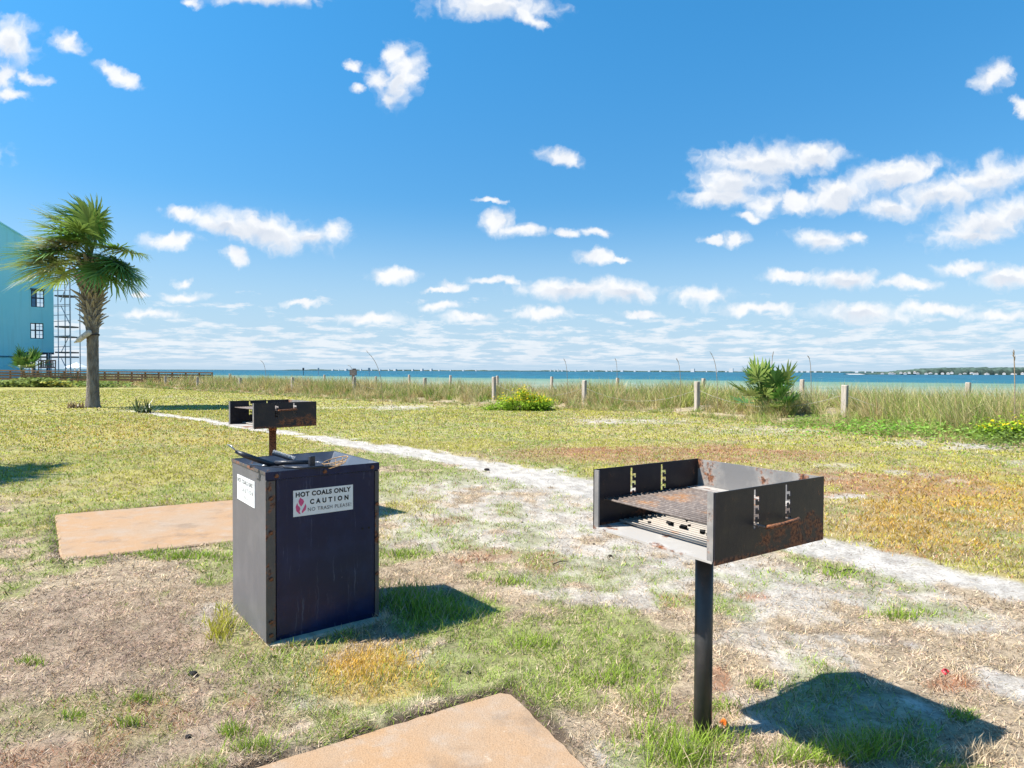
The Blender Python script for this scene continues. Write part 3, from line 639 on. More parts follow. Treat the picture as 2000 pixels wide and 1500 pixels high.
def make_bin():
    b = empty('hot_coal_bin', (BX, BY, .0162), BYAW)
    tag(b, 'black steel hot coals bin with rusty corner strips and white caution signs', 'coal bin')
    W, D, H = BW, BD, BH_ - .0162; m = M['bin']; tk = .004
    # x along the front, y towards the back
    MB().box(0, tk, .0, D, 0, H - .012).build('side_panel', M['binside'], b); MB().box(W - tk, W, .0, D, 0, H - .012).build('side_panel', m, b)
    MB().box(tk + .0005, W - tk - .0005, D - tk, D - .001, 0, H - .012).build('back_panel', m, b)
    MB().box(tk + .0005, W - tk - .0005, .02, D - tk - .0005, .01, .016).build('bottom_plate', m, b)
    fr = MB().box(.046, W - .020, .001, .005, .022, H - .038).build('door', m, b)
    for xx in (W - .083, W - .050):
        MB().tube([(xx, .0022, .455), (xx, -.0012, .455)], .0058, 10).build('handle_hole', M['char'], fr)
    fm = MB(); fm.box(.002, .044, .006, .009, 0, H - .03); fm.box(W - .030, W - .005, .007, .010, 0, H - .03); fm.box(.045, W - .031, .0075, .0105, 0, .05); fm.build('door_frame', m, b)
    # corner angles
    ca = MB(); ca.box(-.0025, .040, -.0035, -.0002, .004, H - .042); ca.build('corner_strip', M['strip'], b)
    ca = MB(); ca.box(W - .018, W + .0025, -.0035, -.0002, .004, H - .042); ca.build('corner_strip', M['strip'], b)
    # top rim folded down over the walls
    rim = MB(); rz0, rz1 = H - .036, H
    rim.box(-.004, W + .004, -.006, -.0036, rz0, rz1); rim.box(W + .0008, W + .004, -.0034, D + .004, rz0, rz1); rim.box(-.0006, W + .0006, D + .0008, D + .004, rz0, rz1)
    rim.build('rim', m, b)
    MB().box(-.004, -.0008, -.0034, D + .004, H - .014, H).build('rim_edge', M['strip'], b)
    # funnel top: four plates that slope in to a square mouth
    x0, x1, y0, y1 = -.001, W + .001, -.003, D + .001; i0, i1, j0, j1, zi = .11, W - .11, .12, D - .11, H - .15
    o = [(x0,y0,H-.001),(x1,y0,H-.001),(x1,y1,H-.001),(x0,y1,H-.001)]; q = [(i0,j0,zi),(i1,j0,zi),(i1,j1,zi),(i0,j1,zi)]
    for k in range(4):
        l = (k + 1) % 4; MB().quad(o[k], o[l], q[l], q[k]).build('funnel_plate', M['binin'], b)
    MB().box(i0 - .01, i1 + .01, j0 - .01, j1 + .01, zi - .2, zi - .19).build('coal_bed', M['char'], b)
    # bolts
    bolt = MB().tube([(0, 0, 0), (0, -.004, 0), (0, -.0062, 0)], [.0105, .0100, .006], 8).mesh('bolt', True)
    spots = [(.020, z) for z in (.035, .095, .29, .50, .655)] + [(W - .008, z) for z in (.22, .40, .57)]
    for (xx, zz) in spots: o_ = mesh_obj('bolt', bolt, M['rust'], b); o_.location = (xx, -.0036, zz)
    for xx in (.045, .27, W - .035): o_ = mesh_obj('bolt', bolt, M['rust'], b); o_.location = (xx, -.0061, H - .020)
    # front sign
    s = MB().box(.122, .413, -.0012, .0006, .573 - .0162, .694 - .0162).build('sign', M['signwhite'], b); zs = .573 - .0162
    s['label'] = 'white sign reading HOT COALS ONLY CAUTION NO TRASH PLEASE!'
    letter_line('HOT COALS ONLY', .133, .402, zs + .089, zs + .112, .0017, s, M['ink'], -.0012, 1.12)
    letter_line('CAUTION', .200, .390, zs + .050, zs + .074, .0020, s, M['ink'], -.0012, 1.75)
    letter_line('NO TRASH PLEASE!', .190, .404, zs + .018, zs + .035, .0004, s, M['ink2'], -.0012, 1.15)
    # flame mark: inner leaf drop and two outer tongues
    def fl(pts): 
        mb = MB(); n = len(pts); vs = [(x, -.0021, z) for x, z in pts] + [(x, -.0012, z) for x, z in pts]
        mb.add(vs, [tuple(range(n))] + [(i, n + i, n + (i+1) % n, (i+1) % n) for i in range(n)]); mb.build('flame_mark', M['pink'], s)
    fx, fz = .1570, zs + .010
    fl([(fx-.002, fz+.078), (fx-.011, fz+.062), (fx-.009, fz+.050), (fx+.001, fz+.034), (fx+.011, fz+.046), (fx+.015, fz+.056), (fx+.011, fz+.066), (fx+.002, fz+.072)])
    fl([(fx-.0165, fz+.055), (fx-.024, fz+.036), (fx-.021, fz+.016), (fx-.008, fz+.002), (fx-.001, fz+.000), (fx-.006, fz+.012), (fx-.003, fz+.024), (fx-.006, fz+.034), (fx-.014, fz+.042)])
    fl([(fx+.022, fz+.046), (fx+.026, fz+.032), (fx+.022, fz+.016), (fx+.006, fz+.003), (fx+.004, fz+.012), (fx+.010, fz+.022), (fx+.016, fz+.032)])
    # faded sign on the side wall (reads from the back corner towards the front corner)
    s2 = MB().box(-.0022, .0008, .169, .463, .600 - .0162, .724 - .0162).build('sign', M['signwhite'], b); s2['label'] = 'faded sun-bleached caution sign on the side wall'
    z2 = .600 - .0162
    for (txt, xa, xb, za, zb, bo, mt, sp) in (('HOT COALS ONLY', .012, .282, .090, .112, .0009, 'inkf', 1.12), ('CAUTION', .078, .270, .051, .074, .0007, 'inkf', 1.75), ('NO TRASH PLEASE!', .070, .282, .018, .035, .0, 'inkff', 1.15)):
        t = letter_line(txt, xa, xb, z2 + za, z2 + zb, bo, s2, M[mt], 0.0, sp)
        t.location = (-.0024, .463, 0); t.rotation_euler = (0, 0, R(-90))
    return b
M['strip'] = steel('corner_strip', (.075, .068, .065), .75, .5, False, (.14, .125, .115))
M['binin'] = steel('funnel_steel', (.055, .066, .09), .42, .40, False, (.12, .13, .155))
M['signwhite'] = simple('sign_white', (.72, .74, .74), .45, .4, 0, .05, 30)
M['ink'] = simple('black_ink', (.02, .02, .022), .5, .3); M['ink2'] = simple('thin_ink', (.10, .10, .105), .5, .3)
M['inkf'] = simple('faded_ink', (.20, .20, .20), .6, .2, 0, .6, 160); M['inkff'] = simple('bleached_ink', (.60, .60, .59), .6, .2)
M['pink'] = simple('pink_ink', (.62, .085, .21), .5, .3, 0, .15, 90)
make_bin()
TOPZ = BH_

# ------------------------------------------------------------------ tools lying on the bin
M['rubber'] = simple('black_rubber', (.018, .02, .028), .42, .5, 0, .3, 60, .2)
M['bright'] = simple('worn_bright_steel', (.45, .45, .46), .35, .5, .8, .2, 60)
M['bristle'] = simple('pale_bristles', (.50, .50, .50), .6, .3, 0, .3, 200)
M['wire'] = simple('rusty_wire', (.40, .25, .12), .6, .4, .2, .4, 90)
def tp(px, py, z): return on_z(px, py, z)
def make_tools():
    # long tool whose padded grip sticks out over the side
    t = empty('grill_fork', tp(500, 895, TOPZ)); o = t.location.copy()
    P = [tp(p, q, z) - o for p, q, z in ((461, 882, .875), (478, 889, .860), (500, 897, .838), (520, 903, .818), (541, 909, .800))]
    MB().tube(P, [.0085, .0125, .0135, .0125, .010], 12).build('grip', M['rubber'], t, True)
    a, b_, c, d = [tp(p, q, z) - o for p, q, z in ((461, 881, .878), (452, 874, .893), (444, 868, .905), (451, 870, .905))]
    MB().tube([a, b_, c, d, tp(457, 876, .892) - o, a], .0022, 6).build('hanging_loop', M['bright'], t, True)
    MB().tube([P[-1], tp(560, 912, .796) - o, tp(600, 913.5, .795) - o, tp(648, 911.5, .796) - o], [.006, .005, .005, .004], 8).build('shaft', M['rubber'], t, True)
    tag(t, 'grill tool with thick black grip and wire loop, poking over the bin side', 'grill tool', 'tools on the bin')
    # wire brush
    t = empty('wire_brush', tp(560, 890, TOPZ)); o = t.location.copy()
    p0, p1 = tp(533, 883, .842) - o, tp(576, 897, .806) - o; ax = (p1 - p0).normalized(); L = (p1 - p0).length
    q = ax.to_track_quat('X', 'Z').to_matrix().to_4x4(); q.translation = p0
    bevel(MB().box(0, L * 1.12, -.013, .013, -.012, -.001, q).build('brush_block', M['rubber'], t), .003)
    bm = MB(); rr = random.Random(4)
    for i in range(16):
        for j in range(3):
            x = .004 + i * L / 16; y = -.008 + j * .008; bm.tube([q @ Vector((x, y, -.001)), q @ Vector((x + rr.uniform(-.002, .002), y + rr.uniform(-.002, .002), .011))], .0022, 5)
    tag(bm.build('bristles', M['bristle'], t), kind='stuff')
    tag(t, 'wire brush with pale bristles facing up, leaning at the bin mouth', 'brush', 'tools on the bin')
    # scraper with a dark tubular handle and an upright head
    t = empty('scraper', tp(575, 905, TOPZ)); o = t.location.copy()
    h = [tp(p, q_, z) - o for p, q_, z in ((538, 904, .812), (560, 903.5, .814), (602, 902.5, .816))]
    MB().tube(h, [.0115, .0105, .010], 12).build('handle', M['rubber'], t, True)
    e = tp(609, 903, .815) - o; Mx = Matrix.Translation(e) @ Matrix.Rotation(BYAW + .2, 4, 'Z')
    bevel(MB().box(-.014, .014, -.009, .009, -.022, .030, Mx).build('head', M['rubber'], t), .004)
    MB().tube([tp(537, 904, .812) - o, tp(530, 907, .806) - o, tp(512, 910, .802) - o], [.006, .005, .004], 8).build('ferrule', M['bright'], t, True)
    tag(t, 'black handled scraper with blunt upright head, lying along the front edge', 'scraper', 'tools on the bin')
    # flat spatula near the front corner, tip sticking out over the side wall
    t = empty('spatula', tp(520, 913, TOPZ)); o = t.location.copy()
    a, b_ = tp(497, 908, .800) - o, tp(555, 914, .797) - o; d_ = (b_ - a).normalized(); n_ = Vector((-d_.y, d_.x, 0)).normalized()
    mb = MB(); w0, w1 = .010, .022; th = Vector((0, 0, .003)); ex = a - d_ * .045
    vs = [ex + n_*.004, ex - n_*.004, a - n_*w1, b_ - n_*w0, b_ + n_*w0, a + n_*w1]; n = 6
    mb.add([v for v in vs] + [v + th for v in vs], [tuple(range(n-1, -1, -1)), tuple(n + i for i in range(n))] + [(i, (i+1) % n, n + (i+1) % n, n + i) for i in range(n)])
    mb.build('blade', M['rubber'], t)
    MB().tube([b_ + th * 1.2, tp(585, 914.5, .800) - o, tp(632, 911, .801) - o], [.006, .0055, .005], 8).build('handle', M['rubber'], t, True)
    tag(t, 'flat dark spatula on the bin rim at its front corner', 'spatula', 'tools on the bin')
    # rusty wire basket
    t = empty('wire_basket', tp(645, 901, TOPZ)); o = t.location.copy()
    c = tp(655, 901, .812) - o; u_ = ba; v_ = bb
    def el(r1, r2, z, n=20): return [c + u_ * (r1 * math.cos(2*math.pi*k/n)) + v_ * (r2 * math.sin(2*math.pi*k/n)) + Vector((0, 0, z + .014 * math.cos(2*math.pi*k/n))) for k in range(n + 1)]
    MB().tube(el(.062, .045, .006), .0022, 6, False).build('hoop', M['wire'], t, True); MB().tube(el(.050, .034, -.018), .0018, 6, False).build('hoop', M['wire'], t, True)
    for k in range(10):
        w = 2*math.pi*k/10; top = c + u_*(.062*math.cos(w)) + v_*(.045*math.sin(w)) + Vector((0, 0, .006 + .014*math.cos(w))); bot = c + u_*(.050*math.cos(w)) + v_*(.034*math.sin(w)) + Vector((0, 0, -.018 + .014*math.cos(w)))
        MB().tube([top, bot, c + Vector((0, 0, -.020))], .0014, 5).build('wire', M['wire'], t, True)
    for s in (-.006, .006): MB().tube([c - u_*.060 + v_*s, tp(616, 903, .812) - o + v_*s], .0022, 6).build('stem', M['bright'], t, True)
    tag(t, 'small round basket of rusty wire on the bin mouth', 'wire basket', 'tools on the bin')
make_tools()
keep(Vector((BX, BY, 0)), ba, bb, BW, BD)
build_lawn()
# ------------------------------------------------------------------ sea and the far shore
def build_sea():
    me = bpy.data.meshes.new('sea'); S = 32000
    me.from_pydata([(-S, 12, SEA_Z), (S, 12, SEA_Z), (S, S, SEA_Z), (-S, S, SEA_Z)], [], [(0, 1, 2, 3)]); me.update()
    m, nt, out = new_mat('sea_water'); p = worldpos(nt)
    d = vmath(nt, 'DOT_PRODUCT', p, (.511, .859, 0)).outputs['Value']
    nb = noise(nt, p, .012, 5, .6); nl = noise(nt, p, .05, 4, .6)
    dd = math_(nt, 'ADD', d, math_(nt, 'MULTIPLY', math_(nt, 'SUBTRACT', nb.outputs[0], .5), 90.0))
    deep = smooth(nt, dd, 262, 300)
    shallow = mixc(nt, smooth(nt, dd, 130, 262), (.235, .265, .185), (.135, .225, .165))
    shallow = mixc(nt, math_(nt, 'MULTIPLY', smooth(nt, nl.outputs[0], .45, .65), .5), shallow, (.09, .165, .13))
    blue = mixc(nt, smooth(nt, dd, 280, 700), (.018, .10, .14), (.016, .078, .125))
    mp = N(nt, 'ShaderNodeMapping', {'Vector': p, 'Rotation': (0, 0, R(-30)), 'Scale': (.10, .028, .1)}); sw = noise(nt, mp.outputs[0], 1.0, 5, .65)
    blue = mixc(nt, math_(nt, 'MULTIPLY', smooth(nt, sw.outputs[0], .42, .62), .6), blue, (.03, .15, .21))
    c = mixc(nt, deep, shallow, blue)
    mp2 = N(nt, 'ShaderNodeMapping', {'Vector': p, 'Rotation': (0, 0, R(-25)), 'Scale': (.11, .045, .1)}); fo = noise(nt, mp2.outputs[0], 1.0, 6, .72)
    foam = smooth(nt, fo.outputs[0], .672, .70)
    c = mixc(nt, math_(nt, 'MULTIPLY', foam, .85), c, (.75, .78, .78))
    wv = noise(nt, p, .9, 6, .6)
    principled(nt, out, c, .55, .12, 0, bump(nt, wv.outputs[0], .5, .6))
    tag(mesh_obj('sea', me, m), 'blue sea, green over the shallows, with small whitecaps', kind='structure')
build_sea()
M['fartrees'] = simple('far_trees', (.055, .085, .07), .9, .1, 0, .45, .09)
M['farsand'] = simple('far_sand', (.55, .52, .47), .9, .1, 0, .1, .1)
M['farwall'] = simple('far_wall', (.54, .53, .53), .8, .2, 0, .1, .1); M['farroof'] = simple('far_roof', (.40, .36, .34), .8, .2, 0, .2, .1)
M['farwin'] = simple('far_window', (.10, .12, .15), .3, .5)
def build_far_shore():
    # wooded shore to the right, about a kilometre off
    rr = random.Random(3); pts = []
    x = 1690.0
    while x < 2300: pts.append(x); x += 3.0
    mb = MB(); ring = []
    for px in pts:
        g = at(px, 735, 1050); prof = np.interp(px, [1690, 1750, 1800, 1830, 1900, 2000, 2300], [.6, 1.8, 6.5, 9.2, 9.6, 10.6, 11.5])
        h = prof * (.86 + .28 * rr.random()); ring.append((g.x, h))
    n = len(ring); vs = []
    for (gx, h) in ring:
        for (dy, f) in ((0, 0), (1.5, .55), (6, .9), (14, 1.0), (60, .9), (75, 0)):
            vs.append((gx + rr.uniform(-1, 1), 1050 + dy + rr.uniform(-1, 1), SEA_Z + .8 + (h * f * (.9 + .2 * rr.random()) if f else -1.0)))
    fs = [(i*6+k, (i+1)*6+k, (i+1)*6+k+1, i*6+k+1) for i in range(n-1) for k in range(5)]
    tag(mb.add(vs, fs).build('far_wood', M['fartrees'], None, True), 'dark low wood along the far shore on the right', 'wood', kind='stuff')
    xs = [at(p, 735, 1050).x for p in (1660, 2320)]
    mb = MB(); mb.add([(xs[0], 1046, SEA_Z - .5), (xs[1], 1032, SEA_Z - .5), (xs[1], 1075, SEA_Z + 1.3), (xs[0], 1065, SEA_Z + 1.0)], [(0, 1, 2, 3)])
    tag(mb.build('far_beach', M['farsand']), 'thin pale beach line below the far wood', kind='structure')
    # low land on the horizon
    mb = MB(); vs = []; k = 0
    for px in range(-400, 1900, 12):
        g = at(px, 723, 4200); h = (4 + 5 * rr.random()) * (.35 if px < 560 else 1.0); vs += [(g.x, 4200, SEA_Z - 1), (g.x, 4204, SEA_Z + h), (g.x, 4300, SEA_Z + h)]
    n = len(vs) // 3; fs = [(i*3+k, (i+1)*3+k, (i+1)*3+k+1, i*3+k+1) for i in range(n-1) for k in (0, 1)]
    tag(mb.add(vs, fs).build('far_land', M['fartrees'], None, True), 'thin dark line of land on the horizon', kind='structure')
    # houses of the right-hand shore
    body = MB().box(-.5, .5, -.5, .5, 0, 1).mesh('wall'); roof = MB().add([(-.56,-.56,1),(.56,-.56,1),(.56,.56,1),(-.56,.56,1),(-.3,0,1.42),(.3,0,1.42)], [(0,1,5,4),(1,2,5),(2,3,4,5),(3,0,4),(3,2,1,0)]).mesh('roof')
    win = MB().box(-.09, .09, -.52, -.49, .35, .65).mesh('window')
    i = 0
    for px in (1722,1735,1744,1752,1762,1775,1782,1790,1802,1815,1820,1826,1838,1848,1856,1865,1878,1889,1897,1904,1915,1926,1934,1941,1952,1962,1975,1985,1996):
        g = at(px, 734, 1043); w = rr.uniform(4, 8.5); h = rr.uniform(2.2, 3.8)
        hs_ = empty('house', (g.x + rr.uniform(-5, 5), 1046 + rr.uniform(-3, 6), SEA_Z + .2 + rr.choice((0, .3, 1.2))), rr.uniform(.9, 1.3)); hs_.scale = (w * .7, 4, h * rr.uniform(.45, .9))
        mesh_obj('wall', body, M['farwall'], hs_); mesh_obj('roof', roof, M['farroof'], hs_)
        for wx in (-.25, .25): mesh_obj('window', win, M['farwin'], hs_).location = (wx, 0, 0)
        tag(hs_, 'small pale house at the foot of the wooded far shore', 'house', 'houses on the wooded far shore')
    for px, wpx, hpx in [(650,6,2),(662,3,2),(676,8,3),(690,4,2),(705,5,3),(726,4,2),(742,7,2),(760,5,3),(772,9,3),(788,4,2),(806,6,3),(824,8,4),(842,7,4),(858,5,2),(880,4,2),(905,5,2),(930,4,2),(1075,3,4),(1083,3,4),(1090,3,4),(1098,4,3),(1112,3,3),(1124,4,3),(1150,4,2),(1160,3,3),(1185,6,2),(1195,4,3),(1215,8,2),(1240,6,2),(1268,7,2),(1290,6,3),(1353,11,6),(1380,4,2),(1400,6,2),(1418,5,2),(1428,12,7),(1545,5,2),(1556,8,3),(1566,6,3),(1578,9,3),(1592,7,2),(1608,4,3),(1625,5,2),(1640,4,2),(1673,9,3),(1690,4,2),(1704,5,2)]:
        g = at(px, 724, 4150); sc = 4150 / FPX
        hs_ = empty('tower_block' if hpx > 5 else 'shore_building', (g.x, 4150, SEA_Z + .3), 1.1); hs_.scale = (wpx * sc * .62, wpx * sc * .62, (hpx + .6) * sc)
        mesh_obj('wall', body, M['farwall'], hs_)
        if hpx > 5: tag(hs_, 'pale block standing tallest on the horizon, ' + ('nearer the palmetto' if px > 1400 else 'further from the palmetto'), 'building', 'pale buildings on the horizon')
        else: tag(hs_, 'tiny pale building on the horizon across the sea', 'building', 'pale buildings on the horizon')
build_far_shore()

# ------------------------------------------------------------------ channel markers in the water
M['marker'] = simple('dark_marker', (.03, .035, .04), .7, .3); M['markerg'] = simple('grey_marker', (.20, .25, .30), .7, .3)
def marker(px, ytop, ybase, name, label, mat, board):
    D = (CAM_H - SEA_Z) * FPX / (ybase - 722.6); g = at(px, ybase, D); sc = D / FPX; H = (ybase - ytop) * sc
    e = empty(name, (g.x, D, SEA_Z - .3)); tag(e, label, 'channel marker', 'channel markers')
    MB().tube([(0, 0, -1), (0, 0, H + .3)], .55 * sc, 8).build('pile', mat, e)
    MB().box(-board * sc, board * sc, -.2, .2, H * .72, H + .35).build('board', mat, e)
marker(592.5, 718.5, 733, 'channel_marker', 'dark channel marker pile in the sea, leftmost', M['marker'], 1.7)
marker(622, 718.5, 733.5, 'channel_marker', 'slim grey channel marker with a light block beside it', M['markerg'], 1.3)
marker(721, 718, 734, 'channel_marker', 'faint blue-grey channel marker right of the perched post', M['markerg'], 2.0)

# ------------------------------------------------------------------ dune grass
def ground_pt(px, depth):
    p = at(px, 760, depth); p.z = float(height(np.array([p.x]), np.array([p.y]))[0]); return p
def sample_band(n, s0, s1, seed, xr=(-60, 24), bias=1.0):
    r_ = np.random.default_rng(seed); X = []; Y = []
    seg = np.diff(FRONT, axis=0); L = np.hypot(seg[:, 0], seg[:, 1]); mid = (FRONT[:-1] + FRONT[1:]) / 2
    dist = np.hypot(mid[:, 0], mid[:, 1]); wgt = L / dist ** bias; wgt /= wgt.sum()
    k = r_.choice(len(seg), n, p=wgt); t = r_.uniform(0, 1, n); s = r_.uniform(s0, s1, n)
    nx, ny = -seg[:, 1] / L, seg[:, 0] / L
    sg = np.where(front_dist(mid[:, 0] + nx * .5, mid[:, 1] + ny * .5) > 0, 1.0, -1.0); nx, ny = nx * sg, ny * sg
    x = FRONT[k, 0] + seg[k, 0] * t + nx[k] * s; y = FRONT[k, 1] + seg[k, 1] * t + ny[k] * s
    ok = np.abs(front_dist(x, y) - s) < .35
    return x[ok], y[ok], s[ok]
DPAL = np.array([(.27, .33, .075), (.54, .45, .22), (.42, .30, .14), (.20, .30, .055), (.56, .48, .26), (.40, .42, .10)])
def build_dune_grass():
    x, y, s = sample_band(21000, -.2, 9.0, 5, bias=.95)
    px, py = chart(x, y)
    n1 = fbm(x, y, .45, 91, 3); n2 = fbm(x, y, 1.3, 95, 3)
    bare = (np.hypot((px - 1625) / 22, (py - 812) / 12) < 1) | ((n2 > .64) & (s < 4)); x, y, s, n1, n2 = [q[~bare] for q in (x, y, s, n1, n2)]
    n = len(x); per = 19
    n9 = fbm(x, y, .75, 99, 2); hgt = (.13 + .47 * sstep(s, .5, 2.6)) * (.25 + 1.55 * n9) * (1 + .38 * sstep(x, 3, 8)) * rng.uniform(.5, 1.5, n) * (1 - .40 * sstep(s, 4, 9)); hgt = np.clip(hgt, .08, .85)
    ci = np.clip((n1 * 3.2 + n2 * 4.2 + rng.normal(0, 1.3, n) - 1.2), 0, 5.99).astype(int)
    ci = np.where((x > 4) & (rng.uniform(0, 1, n) < .25), rng.choice([0, 3, 5], n), ci); cc = DPAL[ci]
    X = np.repeat(x, per) + rng.normal(0, .06, n * per); Y = np.repeat(y, per) + rng.normal(0, .06, n * per); Hh = np.repeat(hgt, per) * rng.uniform(.45, 1.25, n * per)
    Cc = np.repeat(cc, per, 0) * rng.uniform(.65, 1.3, (n * per, 1)); sw = rng.uniform(0, 1, n * per); Cc[sw < .12] = DPAL[4] * rng.uniform(.7, 1.15, ((sw < .12).sum(), 1))
    dist = np.hypot(X, Y); wid = np.maximum(.007, dist * .00056) * rng.uniform(.7, 1.5, n * per)
    az = rng.normal(math.pi, 1.7, n * per); lean = np.clip(rng.uniform(-.05, .75, n * per), 0, .8); curl = rng.uniform(0, .6, n * per)
    V, F, C = blades(X, Y, height(X, Y) - .01, Hh, wid, az, lean, curl, Cc, 3)
    tag(mesh_obj('dune_grass', np_mesh('dune_grass', V, F, C), M['blade']), 'tall tan and olive dune grass along the rope posts', 'dune grass', kind='stuff')
    # leafy creeper at the edge of the strip
    P = []; Cl = []
    for (cx, cy, rx, ry, n, hh, col) in ((1740, 843, 150, 15, 1700, .20, (.16, .31, .04)), (1850, 850, 100, 18, 900, .24, (.20, .31, .06)), (1600, 828, 90, 9, 700, .10, (.16, .24, .05)), (10, 742, 60, 4, 900, .45, (.22, .27, .07)), (75, 742, 40, 4, 900, .6, (.17, .22, .05)), (110, 738, 30, 4, 500, .4, (.30, .29, .05)), (190, 738, 60, 4, 500, .4, (.16, .22, .05)), (1960, 862, 60, 16, 900, .22, (.15, .22, .05))):
        for q in range(n):
            g = on_z(cx + rng.normal(0, .55) * rx, cy + rng.normal(0, .55) * ry) if cy > 760 else ground_pt(cx + rng.normal(0, .5) * rx, 44 + rng.uniform(0, 3)); P.append((g.x, g.y, rng.uniform(0, hh) + .01)); Cl.append(np.array(col) * rng.uniform(.6, 1.5))
    P = np.array(P); Cl = np.array(Cl); P[:, 2] += height(P[:, 0], P[:, 1]); n = len(P); sz = np.hypot(P[:, 0], P[:, 1]) * .0022 * rng.uniform(.6, 1.4, n)
    a = rng.uniform(0, 2*np.pi, n); t = rng.uniform(-.9, .9, n); u = np.stack([np.cos(a), np.sin(a), t * .6], 1) * sz[:, None]; v = np.stack([-np.sin(a), np.cos(a), rng.uniform(-.7, .7, n)], 1) * sz[:, None] * .7
    V = np.stack([P - u, P + v, P + u, P - v], 1).reshape(-1, 3); F = np.arange(n * 4).reshape(-1, 4)
    tag(mesh_obj('creeper_leaves', np_mesh('creeper_leaves', V, F, np.repeat(Cl, 4, 0)), M['blade']), 'low bright green creeper at the foot of the dune grass', 'creeper', kind='stuff')
build_dune_grass()

# ------------------------------------------------------------------ rope posts
post_me = {}
def rope_post(px, depth, ytop, w, label, group, tilt=0.0):
    p = at(px, ytop, depth); z0 = float(height(np.array([p.x]), np.array([p.y]))[0]); H = p.z - z0
    mb = MB(); h = w / 2; c = .018; rr = random.Random(int(px))
    ring = [(-h+c,-h),(h-c,-h),(h,-h+c),(h,h-c),(h-c,h),(-h+c,h),(-h,h-c),(-h,-h+c)]
    vs = []
    for z, k in ((-.4, 1), (H*.35, 1), (H*.8, .99), (H - .02, .985), (H, .86)):
        vs += [(x*k + tilt*z + rr.uniform(-.003, .003), y*k + rr.uniform(-.003, .003), z + (rr.uniform(-.006, .006) if z > 0 else 0)) for x, y in ring]
    fs = [(i*8+k, i*8+(k+1) % 8, (i+1)*8+(k+1) % 8, (i+1)*8+k) for i in range(4) for k in range(8)] + [tuple(32 + k for k in range(8))]
    o = mb.add(vs, fs).build('rope_post', M['postwood']); o.location = (p.x, depth, z0); o.rotation_euler = (0, 0, R(40) + rr.uniform(-.2, .2))
    tag(o, label, 'post', group); return o, Vector((p.x, depth, z0 + H * .72))
ordn = ['first', 'second', 'third', 'fourth', 'fifth', 'sixth', 'seventh', 'eighth', 'ninth', 'tenth', 'eleventh', 'twelfth', 'thirteenth', 'fourteenth', 'fifteenth']
front_posts = [(1650, 16.3, 752), (1362, 20.0, 745), (1141, 22.8, 743), (965, 26.0, 736), (830, 29.3, 738), (692, 32.5, 736), (571, 36.2, 737), (469, 40, 738), (386, 42.8, 736), (323, 46.5, 734.5), (277, 49.3, 732.5), (225, 52, 732), (134, 55.8, 728)]
back_posts = [(1891, 20.8, 747), (1567, 25, 741), (1373, 28.8, 739), (1206, 32.5, 738), (1077, 36.3, 735.5), (972, 40, 734), (879, 43.7, 733), (800, 47.4, 732), (734, 51, 735), (677, 54, 738), (634, 56, 732), (513, 60, 735.5), (457, 62, 734), (449, 58, 730)]
ropes = {'front': [], 'back': []}
for i, (px, d, yt) in enumerate(front_posts):
    lab = 'tallest pale square rope post, just right of the palmetto' if i == 0 else f'weathered square rope post, {ordn[i - 1]} of the near row counted from the palmetto leftwards'
    ropes['front'].append(rope_post(px, d, yt, .14 if i < 6 else .15, lab, 'posts of the near rope row', random.Random(i).uniform(-.02, .02))[1])
for i, (px, d, yt) in enumerate(back_posts):
    lab = 'brown rope post at the far right, standing against green water' if i == 0 else f'dark rope post of the seaward row, {ordn[i]} counted from the right'
    ropes['back'].append(rope_post(px, d, yt, .14, lab, 'posts of the seaward rope row', random.Random(i + 50).uniform(-.03, .03))[1])
M['rope'] = simple('pale_rope', (.34, .32, .28), .8, .2)
for nm, pts in ropes.items():
    r = pts[0] + (pts[0] - pts[1]) ; r.z -= .1; path = []
    chain = [r] + pts
    for a, b_ in zip(chain[:-1], chain[1:]):
        for k in range(8):
            t = k / 8; q = a.lerp(b_, t); q.z -= .42 * 4 * t * (1 - t); path.append(q)
    path.append(chain[-1])
    o = MB().tube(path, .0045, 5).build('rope', M['rope'], None, True); tag(o, 'thin pale rope sagging between the posts of the ' + ('near row' if nm == 'front' else 'seaward row'), 'rope')

# ------------------------------------------------------------------ fan palms
def fan_leaf(hub, d, bl, rs, nseg=36, spread=118, wind=Vector((0, 0, 0)), droop=.35, wid=.034, sect=4, cols=((.05, .11, .025), (.09, .16, .04))):
    """leaf blade of a fan palm: narrow segments radiating from the end of the stalk"""
    d = d.normalized(); up = Vector((0, 0, 1)); s = d.cross(up)
    if s.length < .05: s = Vector((1, 0, 0))
    s.normalize(); nrm = s.cross(d).normalized()
    V = []; F = []; C = []
    base = Vector(rs.choice(cols))
    for k in range(nseg):
        al = R(-spread + 2 * spread * k / (nseg - 1)) + rs.uniform(-.05, .05); fr = 1 - abs(al) / R(spread)
        e = (d * math.cos(al) + s * math.sin(al) + nrm * (.16 + .10 * rs.uniform(-1, 1))).normalized()
        L = bl * (.66 + .34 * fr) * rs.uniform(.86, 1.1); o = hub + d * (bl * .30 * fr) - nrm * (.10 * bl * fr * fr)
        w = e.cross(nrm).normalized(); b0 = len(V); c = base * rs.uniform(.75, 1.3)
        for i in range(sect + 1):
            t = i / sect; p = o + e * (L * t) + (wind * (L * .75 * t ** 1.8)) + Vector((0, 0, -droop * L * t ** 2.2)) + Vector((rs.uniform(-1, 1), rs.uniform(-1, 1), rs.uniform(-1, 1))) * (.03 * L * t)
            ww = wid * (.35 + .65 * min(1, t * 4)) * (1 - t ** 2.5) * .5 + .0015
            V += [p - w * ww, p + w * ww]; C += [c * (1 + .35 * t)] * 2
        F += [(b0 + 2*i, b0 + 2*i + 1, b0 + 2*i + 3, b0 + 2*i + 2) for i in range(sect)]
    return V, F, C
